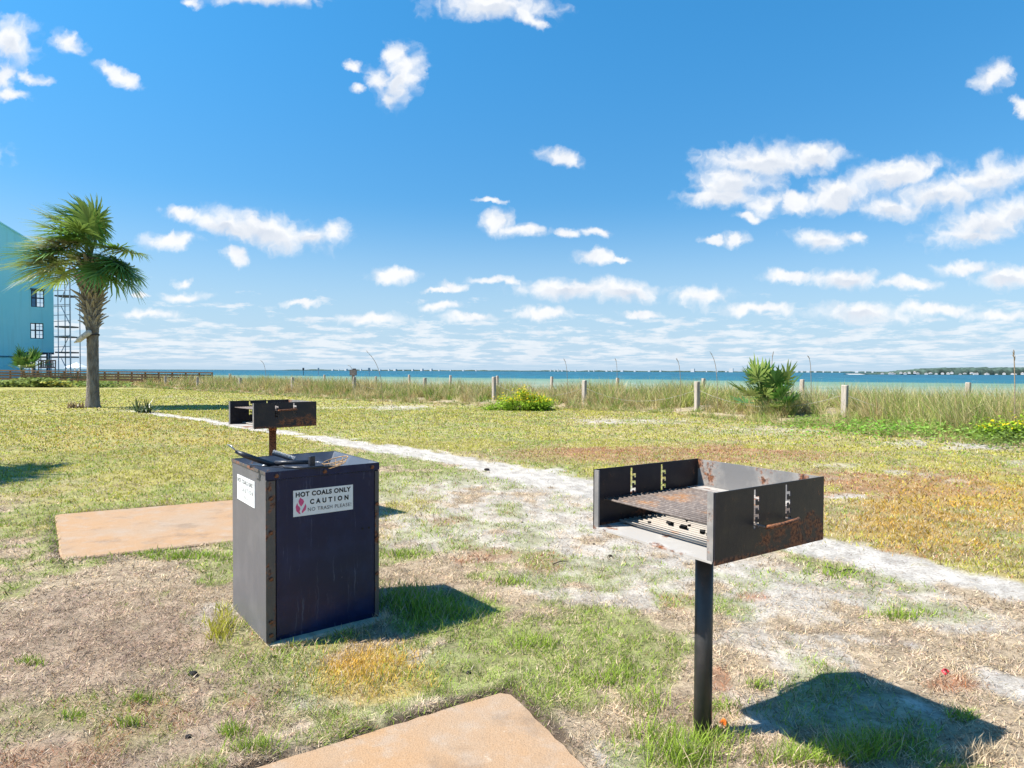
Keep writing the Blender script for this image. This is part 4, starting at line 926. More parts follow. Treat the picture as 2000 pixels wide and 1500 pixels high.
def leaf_mesh(name, V, F, C):
    return np_mesh(name, np.array([tuple(v) for v in V]), np.array(F), np.array([tuple(c) for c in C]))
def trunk_mat():
    m, nt, out = new_mat('palm_trunk'); p = objco(nt)
    mp = N(nt, 'ShaderNodeMapping', {'Vector': p, 'Scale': (14, 14, 3)}); n = noise(nt, mp.outputs[0], 1.0, 6, .7); n2 = noise(nt, p, 26, 5, .7)
    c = mixc(nt, smooth(nt, n.outputs[0], .35, .68), (.17, .14, .12), (.42, .37, .32)); c = mixc(nt, math_(nt, 'MULTIPLY', n2.outputs[0], .6), c, (.08, .065, .055))
    principled(nt, out, c, .9, .15, 0, bump(nt, math_(nt, 'ADD', n.outputs[0], n2.outputs[0]), .05, .9)); return m
M['trunk'] = trunk_mat(); M['boot'] = wood('leaf_base', (.25, .215, .185), (.47, .42, .37)); M['stalk'] = simple('palm_stalk', (.16, .22, .06), .5, .4)
def make_palm(loc, label):
    g = empty('cabbage_palm', loc); tag(g, label, 'palm tree', 'cabbage palms'); rs = random.Random(12)
    prof = [(-.2, .25), (0, .235), (.12, .215), (.4, .19), (.9, .172), (1.6, .165), (2.25, .168), (2.6, .19), (3.1, .235), (3.6, .29), (4.1, .31), (4.5, .28), (4.9, .17)]
    nz = 70; zs = np.linspace(-.2, 4.9, nz); mb = MB(); vs = []; n = 28
    for i, z in enumerate(zs):
        r0 = np.interp(z, [p[0] for p in prof], [p[1] for p in prof]) * (1 + .025 * math.sin(z * 42) + rs.uniform(-.012, .012))
        cx = .02 * math.sin(z * .9)
        vs += [(cx + r0 * (1 + rs.uniform(-.02, .02)) * math.cos(2*math.pi*k/n), r0 * (1 + rs.uniform(-.02, .02)) * math.sin(2*math.pi*k/n), z) for k in range(n)]
    fs = [(i*n+k, i*n+(k+1) % n, (i+1)*n+(k+1) % n, (i+1)*n+k) for i in range(nz-1) for k in range(n)]
    mb.add(vs, fs).build('trunk', M['trunk'], g, True)
    # old leaf bases: split stubs woven round the upper trunk
    boots = []
    for v in range(3):
        b = MB(); r2 = random.Random(v)
        L = (.42, .36, .50)[v]
        for sd in (-1, 1):
            pts = [(.0, sd * .075, -.16), (.05, sd * .060, .0), (.095, sd * .025, .16), (.15 + .05 * v, sd * .012, L * .75), (.22 + .07 * v, sd * .006, L)]
            b.tube(pts, [.026, .034, .040, .034, .022 - .004 * v], 6)
        boots.append(b.mesh('leaf_base', False))
    for i in range(96):
        z = 2.62 + 2.05 * (i / 95); a = i * 2.399963 + rs.uniform(-.15, .15); r0 = np.interp(z, [p[0] for p in prof], [p[1] for p in prof]) - .035
        o = mesh_obj('leaf_base', boots[i % 3], M['boot'], g); o.location = (r0 * math.cos(a), r0 * math.sin(a), z); sc = rs.uniform(.75, 1.05) * (0.62 + .42 * (z - 2.6) / 2)
        o.rotation_euler = (rs.uniform(-.12, .12), rs.uniform(.02, .34) if i % 4 else rs.uniform(.3, .75), a); o.scale = (sc, sc, sc * .9)
    # fronds
    wind = Vector((-.34, -.05, .0)); top = Vector((0, 0, 5.05))
    green = ((.075, .17, .03), (.12, .225, .04), (.19, .27, .06)); pale = ((.28, .32, .13), (.42, .41, .24), (.22, .29, .08))
    spots = []
    for i in range(11): spots.append((rs.uniform(0, 360), rs.uniform(58, 88)))                       # spears of the heart
    for i in range(16): spots.append((180 + rs.uniform(-75, 75), rs.uniform(-20, 50)))               # blown out to the lee
    for i in range(11): spots.append((rs.uniform(-55, 55), rs.uniform(-22, 40)))                      # windward side
    for i in range(7): spots.append((rs.choice((90, 270)) + rs.uniform(-35, 35), rs.uniform(0, 55)))
    for (azd, eld) in spots:
        el, az = R(eld), R(azd); d = Vector((math.cos(az) * math.cos(el), math.sin(az) * math.cos(el), math.sin(el)))
        pl = rs.uniform(.75, 1.10) * (1.06 if d.x < -.3 else .84); d2 = (d + wind * .45 + Vector((0, 0, -.10))).normalized()
        b0 = top + Vector((d.x * .10, d.y * .10, -.25 * (1 - eld / 90))); mid = b0 + d * pl * .55; hub = mid + d2 * pl * .5
        d3 = (d2 + wind * .40 + Vector((rs.uniform(-.15, .15), rs.uniform(-.15, .15), -.28))).normalized()
        fr = empty('frond'); fr.parent = g
        MB().tube([b0, mid, hub], [.022, .014, .010], 5).build('stalk', M['stalk'], fr, True)
        pal = pale if (d3.x < -.45 and rs.random() < .40) else green
        V, F, C = fan_leaf(hub, d3, rs.uniform(.88, 1.12), rs, 38, 150, wind * rs.uniform(.5, 1.3), rs.uniform(.12, .38), .074, 5, pal)
        mesh_obj('blade', leaf_mesh('blade', V, F, C), M['leaf'], fr)
    return g
palm = make_palm(on_z(181, 796), 'wind-blown cabbage palm with a shaggy trunk, left of the far grill')
def copy_tree(o, parent=None):
    c = o.copy(); COL.objects.link(c); c.parent = parent
    for ch in o.children: copy_tree(ch, c)
    return c
p2 = copy_tree(palm); p2.location = (-11.0, 6.9, 0); p2.rotation_euler = (0, 0, .5); p2['label'] = 'cabbage palm beyond the left edge, only its shadow on the lawn showing'
# pale fixture strapped to the trunk
M['fixture'] = simple('pale_fixture', (.50, .45, .42), .6, .4, 0, .3, 12); M['dkstrap'] = simple('dark_strap', (.05, .04, .04), .7, .3)
def make_fixture():
    b = palm.location + Vector((-.02, -.20, 2.32)); e = empty('trunk_fixture', b); tag(e, 'pale cylindrical fixture strapped to the palm trunk', 'fixture')
    MB().tube([(-.24, -.12, -.17), (-.20, -.12, -.14), (.13, -.10, .12), (.17, -.10, .13)], [.06, .085, .085, .05], 14).build('housing', M['fixture'], e, True)
    MB().tube([(-.24, -.12, -.17), (-.34, -.13, -.22)], [.05, .02], 8).build('bracket', M['fixture'], e, True)
    pts = [(.02 + .20 * math.cos(w), .20 + .20 * math.sin(w), .06 * math.cos(w)) for w in [2*math.pi*k/24 for k in range(25)]]
    MB().tube(pts, .022, 6, False).build('strap', M['dkstrap'], e, True)
make_fixture()

# saw palmetto on the dune, small palms by the blue building
def make_palmetto(name, base, size, n, label, seed, cat='palmetto', group=None, cols=((.045, .115, .02), (.075, .165, .028), (.19, .25, .06)), trunk=False, h0=.15):
    g = empty(name, base); tag(g, label, cat, group); rs = random.Random(seed)
    if trunk: MB().tube([(0, 0, -.2), (.02, 0, h0)], [.09 * size, .07 * size], 8).build('trunk', M['trunk'], g, True)
    for i in range(n):
        f = i / max(1, n - 1); el = R(88 - 70 * f ** 1.3 + rs.uniform(-12, 12)); az = i * 2.399963 + rs.uniform(-.3, .3)
        d = Vector((math.cos(az) * math.cos(el), math.sin(az) * math.cos(el), math.sin(el))); pl = size * rs.uniform(.30, .90)
        b0 = Vector((rs.uniform(-.2, .2) * size * (0 if trunk else 1), rs.uniform(-.2, .2) * size * (0 if trunk else 1), h0 if trunk else 0)); hub = b0 + d * pl
        fr = empty('frond'); fr.parent = g
        MB().tube([b0, hub], [.010 * size, .006 * size], 5).build('stalk', M['stalk'], fr, True)
        V, F, C = fan_leaf(hub, (d + Vector((-.1, 0, -.05))).normalized(), size * rs.uniform(.5, .68), rs, 14, 95, Vector((-.06, 0, 0)), .10, .080 * size, 3, cols)
        mesh_obj('blade', leaf_mesh('blade', V, F, C), M['leaf'], fr)
    return g
make_palmetto('saw_palmetto', ground_pt(1495, 18.2) + Vector((0, 0, .12)), 1.02, 30, 'spiky green saw palmetto rising from the dune grass', 5)
make_palmetto('young_palm', ground_pt(43, 50) + Vector((0, 0, .2)), 1.5, 15, 'small bushy palm in front of the blue building, on the left of the pair', 8, 'palm tree', 'small palms by the building', trunk=True, h0=.8)
make_palmetto('young_palm', ground_pt(64, 51) + Vector((0, 0, .2)), 1.3, 12, 'small bushy palm in front of the blue building, on the right of the pair', 9, 'palm tree', 'small palms by the building', trunk=True, h0=1.1)

def make_yucca(px, py, label, n, hh, cols, seed):
    b = on_z(px, py); rs = random.Random(seed); V = []; F = []; C = []
    for i in range(n):
        az = rs.uniform(0, 6.28); el = R(rs.uniform(25, 85)); d = Vector((math.cos(az)*math.cos(el), math.sin(az)*math.cos(el), math.sin(el))); L = hh * rs.uniform(.5, 1.1)
        w = d.cross(Vector((0, 0, 1))).normalized() * .022; o = Vector((rs.uniform(-.22, .22), rs.uniform(-.1, .1), 0)); b0 = len(V); c = Vector(rs.choice(cols)) * rs.uniform(.7, 1.3)
        for t in (0, .35, .7, 1):
            p = o + d * L * t + Vector((0, 0, -.12 * L * t * t)); ww = w * (1 - t * t) + w * .04; V += [p - ww, p + ww]; C += [c, c]
        F += [(b0+2*k, b0+2*k+1, b0+2*k+3, b0+2*k+2) for k in range(3)]
    o = mesh_obj('spiky_plant', leaf_mesh('spiky_plant', V, F, C), M['leaf']); o.location = b; tag(o, label, 'plant'); return o
make_yucca(282, 806, 'small dark spiky plant on the sand track right of the palm', 46, .55, ((.05, .09, .03), (.09, .12, .05)), 2)
make_yucca(146, 797, 'low brown withered tuft at the foot of the palm', 60, .28, ((.22, .15, .09), (.30, .22, .13)), 3)

# yellow-flowered bushes
def flower_bush(px, py, wm, hm, n, label, seed, group=None, dens=.35):
    b = on_z(px, py); r_ = np.random.default_rng(seed); g = empty('flower_bush', b); tag(g, label, 'bush', 'yellow-flowered bushes')
    a = r_.uniform(0, 2*np.pi, n); rr = np.sqrt(r_.uniform(0, 1, n)); zz = r_.uniform(0, 1, n) ** .7
    P = np.stack([np.cos(a)*rr*wm/2, np.sin(a)*rr*wm*.28, zz*hm*np.sqrt(np.clip(1 - rr**2*.8, .05, 1))], 1)
    cen = np.stack([r_.uniform(-.46, .46, 26) * wm, r_.uniform(-.25, .25, 26) * wm, r_.uniform(.15, 1.0, 26) * hm], 1); cen[:, 2] *= 1 - .75 * np.abs(cen[:, 0]) / (.5 * wm)
    P = cen[r_.integers(0, 26, n)] + r_.normal(0, 1, P.shape) * np.array((.12, .10, .075)) * (.6 + hm)
    P += r_.normal(0, .03, P.shape); P[:, 2] = np.abs(P[:, 2])
    fl = (P[:, 2] > hm * .45) & (r_.uniform(0, 1, n) < dens); C = np.where(fl[:, None], np.array((.72, .55, .02)), np.array((.24, .38, .03)) * r_.uniform(.5, 1.4, (n, 1)))
    sz = .030 * r_.uniform(.6, 1.4, n); t = r_.uniform(0, 2*np.pi, n); u = np.stack([np.cos(t), np.sin(t), r_.uniform(-.6, .6, n)], 1)*sz[:, None]; v = np.stack([-np.sin(t), np.cos(t), r_.uniform(-.8, .8, n)], 1)*sz[:, None]*.6
    for nm, m in (('leaves', ~fl), ('flowers', fl)):
        q = m.sum(); V = np.stack([P[m]-u[m], P[m]+v[m], P[m]+u[m], P[m]-v[m]], 1).reshape(-1, 3)
        o = mesh_obj(nm, np_mesh(nm, V, np.arange(q*4).reshape(-1, 4), np.repeat(C[m], 4, 0)), M['blade'], g); o['kind'] = 'stuff'
    st = MB()
    for k in range(14):
        w = 2*math.pi*k/14; st.tube([(math.cos(w)*.05*wm, math.sin(w)*.05*wm, -.05), (math.cos(w)*.32*wm, math.sin(w)*.2*wm, hm*.7)], [.008, .004], 5)
    st.build('stems', M['stalk'], g)
flower_bush(1016, 801, 2.0, .60, 9500, 'round bright green bush covered with yellow flowers, by the near posts', 4)
flower_bush(1985, 862, 1.2, .55, 2600, 'loose yellow-flowered bush in the dune grass at the right edge', 6, dens=.22)

# sea oat stalks standing above the grass
M['oat'] = simple('sea_oat', (.26, .20, .14), .8, .2, 0, .2, 40)
def sea_oat(px0, py0, px1, py1, depth, label, bend, thick=1.0):
    b = ground_pt(px0, depth); p0 = at(px0, py0, depth); p1 = at(px1, py1, depth); e = empty('sea_oat', b); tag(e, label, 'sea oat', 'sea oats above the dune grass')
    pts = [Vector((0, 0, 0)), p0 - b]; m = (p0 + p1) / 2 - b + Vector((bend, 0, .02)); pts += [m, p1 - b]
    path = []
    for k in range(13):
        t = k / 12; a, b_, c, d = pts; path.append(a*(1-t)**3 + b_*3*t*(1-t)**2 + c*3*t*t*(1-t) + d*t**3)
    MB().tube(path, [.008 * thick] * 10 + [.006 * thick, .005 * thick, .004 * thick], 5).build('stem', M['oat'], e, True)
    rs = random.Random(int(px0)); sp = MB().add([(0, 0, 0), (.030, .012, .0), (.085, 0, 0), (.030, -.012, 0), (.03, 0, .010)], [(0, 1, 4), (1, 2, 4), (2, 3, 4), (3, 0, 4), (3, 2, 1, 0)]).mesh('spikelet')
    for k in range(14):
        t = .76 + .24 * k / 13; i = min(11, int(t * 12)); q = path[i].lerp(path[i+1], t * 12 - i); dr = (path[i+1] - path[i]).normalized()
        o = mesh_obj('spikelet', sp, M['oat'], e); o.location = q; v = (dr + Vector((rs.uniform(-.3, .3), rs.uniform(-.3, .3), rs.uniform(-.3, .15)))).normalized(); o.rotation_mode = 'QUATERNION'; o.rotation_quaternion = v.to_track_quat('X', 'Z'); o.scale = (thick * .8, thick * .7, thick * .7)
sea_oat(747, 722, 717, 687, 24, 'tall sea oat curving to the left, clear of the sea', .03, 1.1)
sea_oat(1109, 722, 1102, 703, 22, 'lone sea oat above the near post by the flower bush', .02, .9)
sea_oat(1206, 716, 1202, 702, 24, 'short sea oat tip right of the flower bush', .01, .9)
sea_oat(1330, 722, 1322, 702, 20, 'thin sea oat left of the pair of posts', .02, .9)
sea_oat(1402, 724, 1388, 689, 19, 'sea oat leaning left just before the palmetto', .05, 1.0)
sea_oat(1506, 715, 1510, 690, 19, 'dark upright sea oat behind the palmetto', .0, 1.1)
sea_oat(1585, 713, 1579, 697, 19, 'sea oat standing right of the palmetto', .01, 1.0)
sea_oat(1983, 735, 1980, 690, 12.5, 'thick straw-coloured sea oat at the right edge', .0, 1.3)
sea_oat(520, 715, 510, 705, 34, 'short sea oat over the end of the boardwalk', .03, 1.2)
sea_oat(690, 720, 681, 714, 30, 'low sea oat bent over beside the perched post', .05, 1.1)
# post with a perch box
M['perch'] = wood('perch_wood', (.20, .16, .14), (.36, .31, .28))
def make_perch():
    p = ground_pt(690, 34); e = empty('perch_post', p); tag(e, 'post carrying a small weathered box, left of the curving sea oat', 'post')
    sc = 34 / FPX; top = at(690, 722, 34).z - p.z
    MB().box(-.06, .06, -.06, .06, -.3, top - .30).build('post', M['perch'], e); MB().box(-.16, .16, -.12, .12, top - .30, top).build('box', M['perch'], e); MB().box(-.03, .13, -.06, .06, top, top + .06).build('lid', M['dkstrap'], e)
make_perch()

# ------------------------------------------------------------------ boardwalk railing
def make_boardwalk():
    D = 49.0; xr = at(415, 727, D).x; xl = at(-60, 722, D).x; e = empty('boardwalk', ((xl + xr) / 2, D, 0)); tag(e, 'long brown wooden boardwalk with low railing behind the palm', 'boardwalk')
    ox = (xl + xr) / 2; top_r = at(415, 727, D).z; top_l = at(0, 722.5, D).z; N_ = 9; L = xr - xl
    for row, (dz, hh, th) in enumerate(((0, .09, .28), (-.17, .13, .045), (-.36, .13, .045), (-.56, .16, .05))):
        for k in range(N_):
            a = xl + L * k / N_ + .012; b_ = xl + L * (k + 1) / N_ - .012; za, zb = [top_l + (top_r - top_l) * (q - at(0, 722, D).x) / (xr - at(0, 722, D).x) + dz for q in (a, b_)]
            MB().beam((a - ox, -.05 if row else 0, za - hh/2), (b_ - ox, -.05 if row else 0, zb - hh/2), th, hh).build('rail_board' if row < 3 else 'deck_edge', M['deckwood'], e)
    for k in range(N_ * 2 + 1):
        x = xl + L * k / (N_ * 2) - (0.05 if k == N_ * 2 else 0); z = top_l + (top_r - top_l) * (x - at(0, 722, D).x) / (xr - at(0, 722, D).x)
        MB().box(x - ox - .045, x - ox + .045, .0, .09, -1.2, z - .092).build('post', M['deckwood'], e)
make_boardwalk()

# ------------------------------------------------------------------ blue building
def siding():
    m, nt, out = new_mat('turquoise_siding'); p = objco(nt); n = noise(nt, p, .35, 5, .6)
    mp = N(nt, 'ShaderNodeMapping', {'Vector': p, 'Scale': (3.2, 3.2, .15)}); n2 = noise(nt, mp.outputs[0], 1.0, 4, .6)
    c = mixc(nt, smooth(nt, n.outputs[0], .35, .65), (.22, .68, .80), (.27, .72, .82)); c = mixc(nt, math_(nt, 'MULTIPLY', smooth(nt, n2.outputs[0], .5, .7), .3), c, (.20, .52, .57))
    principled(nt, out, c, .45, .5); return m
M['siding'] = siding(); M['sidetrim'] = simple('blue_trim', (.03, .16, .24), .6, .3); M['glassd'] = simple('window_glass', (.05, .20, .38), .12, .6, 0, .2, 2); M['blind'] = simple('mirror_pane', (.92, .95, .97), .05, .5, .95, .02, 3); M['dframe'] = simple('dark_window_frame', (.018, .035, .06), .5, .4)
M['pipe'] = simple('scaffold_pipe', (.34, .39, .44), .5, .5, .3); M['plank'] = simple('scaffold_plank', (.14, .13, .12), .8, .2); M['lattice'] = simple('reddish_lattice', (.30, .15, .11), .8, .2)
BD_ = 58.0; FA = R(40); FT = Vector((math.cos(FA), math.sin(FA), 0)); FP0 = at(106, 722, BD_); FP0.z = 0
def S_(px, off=0.0):
    """distance along the facade (0 at its seaward corner, negative inland) seen at a pixel column; off = metres before the facade"""
    d = ray(px, 722); n = Vector((FT.y, -FT.x)); p0 = FP0.xy + n * off
    k = (p0.x * FT.y - p0.y * FT.x) / (d.x * FT.y - d.y * FT.x); h = Vector((d.x * k, d.y * k)); return (h - p0).dot(FT.xy), k
def X_(px, d=BD_): return at(px, 722, d).x
def F_(px, off=0.0): return S_(px, off)[0]
def Z_(py, px=60, off=0.0): return CAM_H + ray(px, py).z * S_(px, off)[1]
def make_building():
    x1 = 0.0; x0 = -24.0; xm = F_(47); e = empty('blue_building', FP0, FA); ox = 0.0; y1 = 14.0
    tag(e, 'turquoise building with a slanting roofline at the left edge', 'building')
    zr = Z_(499, 105); zp0 = Z_(435, 0); xp = F_(0); slope = (zp0 - zr) / (xp - x1); xpk = x0 + 12; zpk = zr + slope * (xpk - x1); zov = Z_(689, 80); zl = zr + slope * (xpk - x1) + slope * -(0) ; zleft = zpk - abs(slope) * (xpk - x0)
    # window holes in the front wall
    wins = [(F_(62), F_(88), Z_(600, 75), Z_(567, 75)), (F_(60), F_(86), Z_(661.5, 73), Z_(631, 73))]
    xs = sorted({x0, xm, x1, xpk, *[w for q in wins for w in q[:2]]}); zs = sorted({-.5, zov, *[w for q in wins for w in q[2:]], zleft - .2 if zleft < zr else zr})
    mb = MB(); ztop = zs[-1]
    for a, b_ in zip(xs[:-1], xs[1:]):
        for c, d in zip(zs[:-1], zs[1:]):
            cx, cz = (a+b_)/2, (c+d)/2
            if cx > xm and cz < zov: continue
            if any(w[0] < cx < w[1] and w[2] < cz < w[3] for w in wins): continue
            mb.quad((a-ox, 0, c), (b_-ox, 0, c), (b_-ox, 0, d), (a-ox, 0, d))
        ta, tb = [zpk - abs(slope) * abs(q - xpk) for q in (a, b_)]; mb.quad((a-ox, 0, ztop), (b_-ox, 0, ztop), (b_-ox, 0, tb), (a-ox, 0, ta))
    for w in wins:
        a, b_, c, d = w[0]-ox, w[1]-ox, w[2], w[3]; r = .35
        mb.quad((a,0,c),(a,0,d),(a,r,d),(a,r,c)); mb.quad((b_,0,d),(b_,0,c),(b_,r,c),(b_,r,d)); mb.quad((a,0,d),(b_,0,d),(b_,r,d),(a,r,d)); mb.quad((b_,0,c),(a,0,c),(a,r,c),(b_,r,c))
    mb.quad((x1-ox,0,zov),(x1-ox,y1,zov),(x1-ox,y1,zr),(x1-ox,0,zr)); mb.quad((xm-ox,0,-.5),(xm-ox,y1,-.5),(xm-ox,y1,zov),(xm-ox,0,zov)); mb.quad((xm-ox,0,zov),(xm-ox,y1,zov),(x1-ox,y1,zov),(x1-ox,0,zov))
    mb.quad((x0-ox,0,-.5),(x0-ox,0,zleft),(x0-ox,y1,zleft),(x0-ox,y1,-.5)); mb.quad((x0-ox,y1,-.5),(x0-ox,y1,zleft),(x1-ox,y1,zr),(x1-ox,y1,-.5) if False else (xm-ox,y1,-.5))
    mb.build('wall', M['siding'], e)
    rf = MB(); t = .12
    for (a, za, b_, zb) in ((x0, zleft, xpk, zpk), (xpk, zpk, x1, zr)): rf.add([(a-ox,-.15,za+.01),(b_-ox,-.15,zb+.01),(b_-ox,y1,zb+.01),(a-ox,y1,za+.01),(a-ox,-.15,za+t),(b_-ox,-.15,zb+t),(b_-ox,y1,zb+t),(a-ox,y1,za+t)], [(0,3,2,1),(4,5,6,7),(0,1,5,4),(1,2,6,5),(2,3,7,6),(3,0,4,7)])
    rf.build('roof', M['siding'], e)
    zt = Z_(696.5, 20); MB().box(x0-ox, xm-ox+.02, -.05, -.003, zt - .06, zt + .06).build('belt_trim', M['sidetrim'], e)
    MB().box(xm-ox, x1-ox, -.06, -.004, zov - .14, zov + .03).build('soffit_trim', M['dframe'], e)
    for wi, w in enumerate(wins):
        a, b_, c, d = w[0]-ox, w[1]-ox, w[2], w[3]; m_ = a + (b_-a) * .40; win = empty('window'); win.parent = e
        fm = MB(); f = .07; y = .22
        for (p, q, r, s) in ((a, a+f, c, d), (b_-f, b_, c, d), (m_-f*.8, m_+f*.8, c, d)): fm.box(p, q, y, y+.08, r, s)
        for (p, q) in ((a+f, m_-f*.8), (m_+f*.8, b_-f)): fm.box(p, q, y+.002, y+.078, c, c+f); fm.box(p, q, y+.002, y+.078, d-f, d); fm.box(p, q, y+.003, y+.077, c+(d-c)*.54-f*.8, c+(d-c)*.54+f*.8)
        fm.build('frame', M['dframe'], win)
        MB().box(a+f, m_-f*.8, y+.03, y+.045, c+f, d-f).build('pane', M['glassd'] if wi == 0 else M['blind'], win); MB().box(m_+f*.8, b_-f, y+.03, y+.045, c+f, d-f).build('pane', M['blind'], win)
        mu = MB(); mm = (m_ + b_) / 2; mu.box(mm-.025, mm+.025, y+.005, y+.03, c+f, d-f)
        for fz in (.27, .78): mu.box(m_+f, b_-f, y+.006, y+.029, c+(d-c)*fz-.02, c+(d-c)*fz+.02)
        mu.build('muntin', M['glassd'], win)
        MB().box(a-.05, b_+.05, -.10, .10, d+.004, d+.12).build('hood', M['dframe'], win) if wi == 0 else None
    for px in (70, 100):
        MB().tube([(F_(px)-ox, 2.5, -.6), (F_(px)-ox, 2.5, zov)], .16, 8).build('pile', M['sidetrim'], e)
make_building()
def make_scaffold():
    D = 56.5; e = empty('scaffold', (X_(120, D), D, 0)); ox = X_(120, D); tag(e, 'tall pipe scaffold standing against the end of the blue building', 'scaffold')
    zt = at(120, 512, D).z; cols = [108, 114.5, 118.5, 137.5]; 
    for px, yy in zip(cols, (1.3, 0, 1.3, 0)): MB().tube([(X_(px, D)-ox, yy, -.4), (X_(px, D)-ox, yy, zt)], .045, 6).build('standard', M['pipe'], e)
    MB().tube([(X_(137.5, D)-ox, 1.3, -.4), (X_(137.5, D)-ox, 1.3, zt)], .045, 6).build('standard', M['pipe'], e)
    for y in (545, 556, 568, 596, 599, 616, 628, 657, 658, 678):
        z = at(120, y, D).z; z2 = at(120, y - 1.5, D).z; MB().tube([(X_(106.5, D)-ox, 0, z), (X_(137.5, D)-ox, 0, z2)], .032, 5).build('ledger', M['pipe'], e)
    for y in (577, 637.5, 657.5, 688, 697): z = at(120, y, D).z; MB().box(X_(106.5, D)-ox, X_(136, D)-ox, .06, 1.25, z - .07, z + .05).build('plank', M['plank'], e)
    for (a, b_) in (((118, 590), (137, 540)), ((119, 597), (137, 634)), ((120, 687), (137, 652)), ((120, 700), (130, 720))):
        p, q = at(*a, D), at(*b_, D); MB().tube([(p.x-ox, 0, p.z), (q.x-ox, 0, q.z)], .035, 5).build('brace', M['pipe'], e)
    z = at(80, 697, D).z; MB().box(X_(47, D)-ox, X_(106.4, D)-ox, .06, 1.2, z - .07, z + .05).build('plank', M['plank'], e)
    for px in (57, 63, 80, 95, 100): MB().tube([(X_(px, D)-ox, 0, -.4), (X_(px, D)-ox, 0, at(px, 690, D).z)], .04, 6).build('standard', M['pipe'], e)
    lt = empty('lattice_rail', (X_(90, 55), 55, 0)); ox2 = X_(90, 55); tag(lt, 'reddish slatted rail under the blue building beside the scaffold', 'railing')
    za, zb = at(90, 703, 55).z, at(90, 719, 55).z
    MB().box(X_(76, 55)-ox2, X_(109, 55)-ox2, -.05, .05, za - .10, za).build('top_rail', M['lattice'], lt); MB().box(X_(76, 55)-ox2, X_(107, 55)-ox2, -.05, .05, zb, zb + .1).build('bottom_rail', M['lattice'], lt)
    for k in range(11):
        px = 76 + 3.1 * k; tl = (1.5 if k % 3 == 1 else -.6); MB().beam((X_(px, 55)-ox2, 0, -.3 if k in (0, 10) else zb + .1), (X_(px + tl, 55)-ox2, 0, za - .1), .05, .07).build('slat', M['lattice'], lt)
make_scaffold()
M['tent'] = simple('white_roof', (.78, .80, .82), .6, .3, 0, .03)
def make_gazebo():
    D = 76; ox = at(150, 722, D).x; e = empty('gazebo', (ox, D, 0)); tag(e, 'white-roofed gazebo far behind the palm trunk', 'gazebo'); ze = at(150, 717.5, D).z; za = at(150, 708, D).z; w = 15 / FPX * D
    MB().add([(-w,-w,ze),(w,-w,ze),(w,w,ze),(-w,w,ze),(0,0,za)], [(0,1,4),(1,2,4),(2,3,4),(3,0,4),(3,2,1,0)]).build('roof', M['tent'], e)
    for sx in (-.85, -.3, .3, .85): MB().box(sx*w-.06, sx*w+.06, -w*.85-.06, -w*.85+.06, -1.5, ze).build('post', M['tent'], e)
make_gazebo()

# ------------------------------------------------------------------ small things on the lawn
M['redp'] = simple('red_plastic', (.65, .03, .05), .35, .5); M['orangep'] = simple('orange_plastic', (.80, .17, .02), .4, .5); M['clod'] = simple('dark_clod', (.035, .03, .028), .9, .1, 0, .4, 30)
def lump(name, px, py, r, mat, label, cat, flat=.6, seed=1, group=None):
    rs = random.Random(seed); b = on_z(px, py); b.z = float(height(np.array([b.x]), np.array([b.y]))[0]); mb = MB(); n, m = 9, 5; vs = []
    for i in range(m + 1):
        ph = math.pi * i / m - math.pi / 2
        for k in range(n):
            q = r * (1 + rs.uniform(-.22, .22)); vs.append((q * math.cos(ph) * math.cos(2*math.pi*k/n), q * math.cos(ph) * math.sin(2*math.pi*k/n) * .8, r * flat * (.75 + math.sin(ph))))
    fs = [(i*n+k, i*n+(k+1) % n, (i+1)*n+(k+1) % n, (i+1)*n+k) for i in range(m) for k in range(n)]
    o = mb.add(vs, fs).build(name, mat, None, True); o.location = b; tag(o, label, cat, group); return o
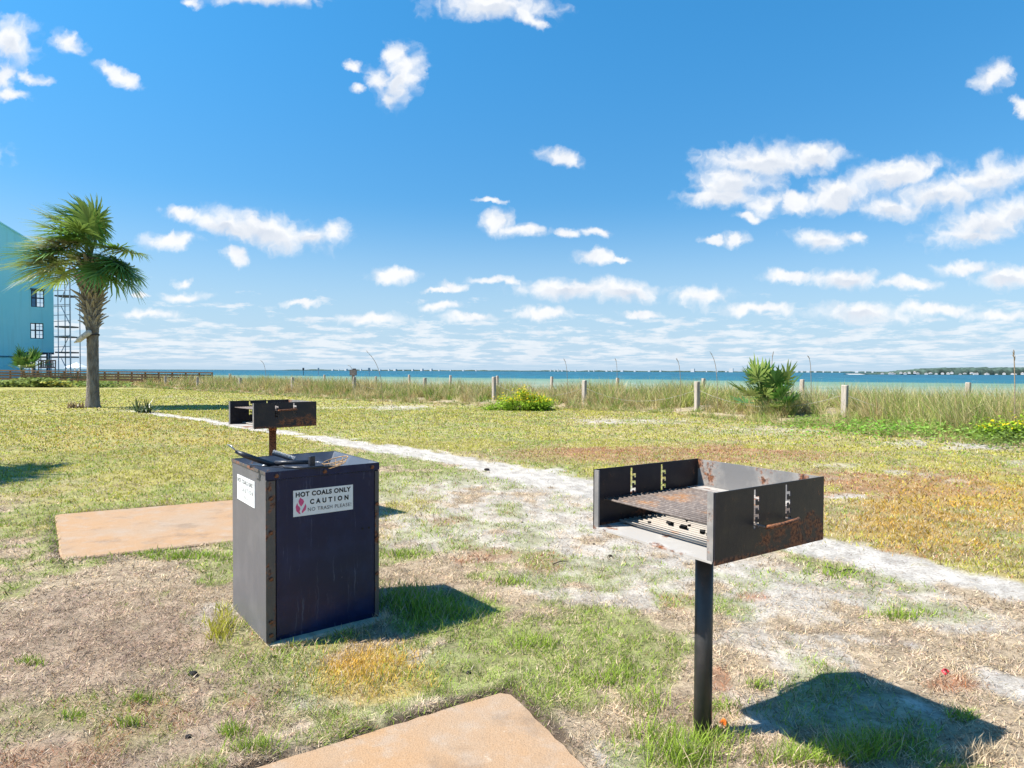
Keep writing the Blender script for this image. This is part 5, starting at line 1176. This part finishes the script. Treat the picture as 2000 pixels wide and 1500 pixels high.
def half_cup(px, py, r, h, mat, name, label, cat, rot):
    b = on_z(px, py); mb = MB(); n = 14; vs = []
    for z, k in ((0, 1), (h*.5, .97), (h, .9)):
        for i in range(n + 1): w = math.pi * 1.25 * i / n + rot; vs.append((r*k*math.cos(w), r*k*math.sin(w), z))
    fs = [(j*(n+1)+i, j*(n+1)+i+1, (j+1)*(n+1)+i+1, (j+1)*(n+1)+i) for j in range(2) for i in range(n)]
    o = mb.add(vs, fs).build(name, mat, None, True); sm = o.modifiers.new('thick', 'SOLIDIFY'); sm.thickness = .003; o.location = b + Vector((0, 0, .003)); o.rotation_euler = (.5, .35, 0); tag(o, label, cat); return o
half_cup(1846, 1317, .017, .014, M['redp'], 'red_scrap', 'scrap of bright red plastic lying on the sandy grass at right', 'litter', .4)
half_cup(1402, 1424, .030, .030, M['orangep'], 'orange_scrap', 'orange plastic scrap at the foot of the near grill post', 'litter', 3.6)
lump('dirt_clod', 951, 919, .035, M['clod'], 'small black lump on the white sand track', 'clod', .5, 3)
for i, (px, py, r, lb) in enumerate(((377, 1316, .020, 'black charcoal lump in the dead grass left of the bin'), (533, 1284, .014, 'black charcoal lump at the corner of the bin pad'), (368, 1434, .011, 'small black charcoal lump nearest the bottom slab, on the left'), (915, 1313, .012, 'black charcoal lump in the grass between the slab and the bin shadow'), (1192, 1086, .014, 'black charcoal lump on the sand left of the grill post'), (1160, 1063, .010, 'smaller charcoal lump on the sand below the grill opening'), (1020, 1022, .009, 'tiny charcoal lump in the middle of the sandy patch'))):
    lump('charcoal_lump', px, py, r, M['char'], lb, 'charcoal', .55, 20 + i, 'charcoal lumps on the lawn')
def twigs():
    for i, (a, b_, lb) in enumerate((((1640, 1120), (1668, 1116), 'thin dark twig on the sandy lawn right of the near grill'), ((1610, 1110), (1640, 1120), 'second thin dark twig touching the first near the grill'), ((1080, 1105), (1110, 1099), 'short dark twig on the sand patch left of the near grill'))):
        p, q = on_z(*a), on_z(*b_); o = p.copy(); m_ = (p + q) / 2 - o + Vector((0, .012, .008)); t = MB().tube([Vector((0, 0, .010)), m_ + Vector((0, 0, .008)), q - o + Vector((0, 0, .010))], [.004, .0035, .002], 6).build('twig', M['clod'], None, True); t.location = o; tag(t, lb, 'twig', 'twigs on the lawn')
twigs()
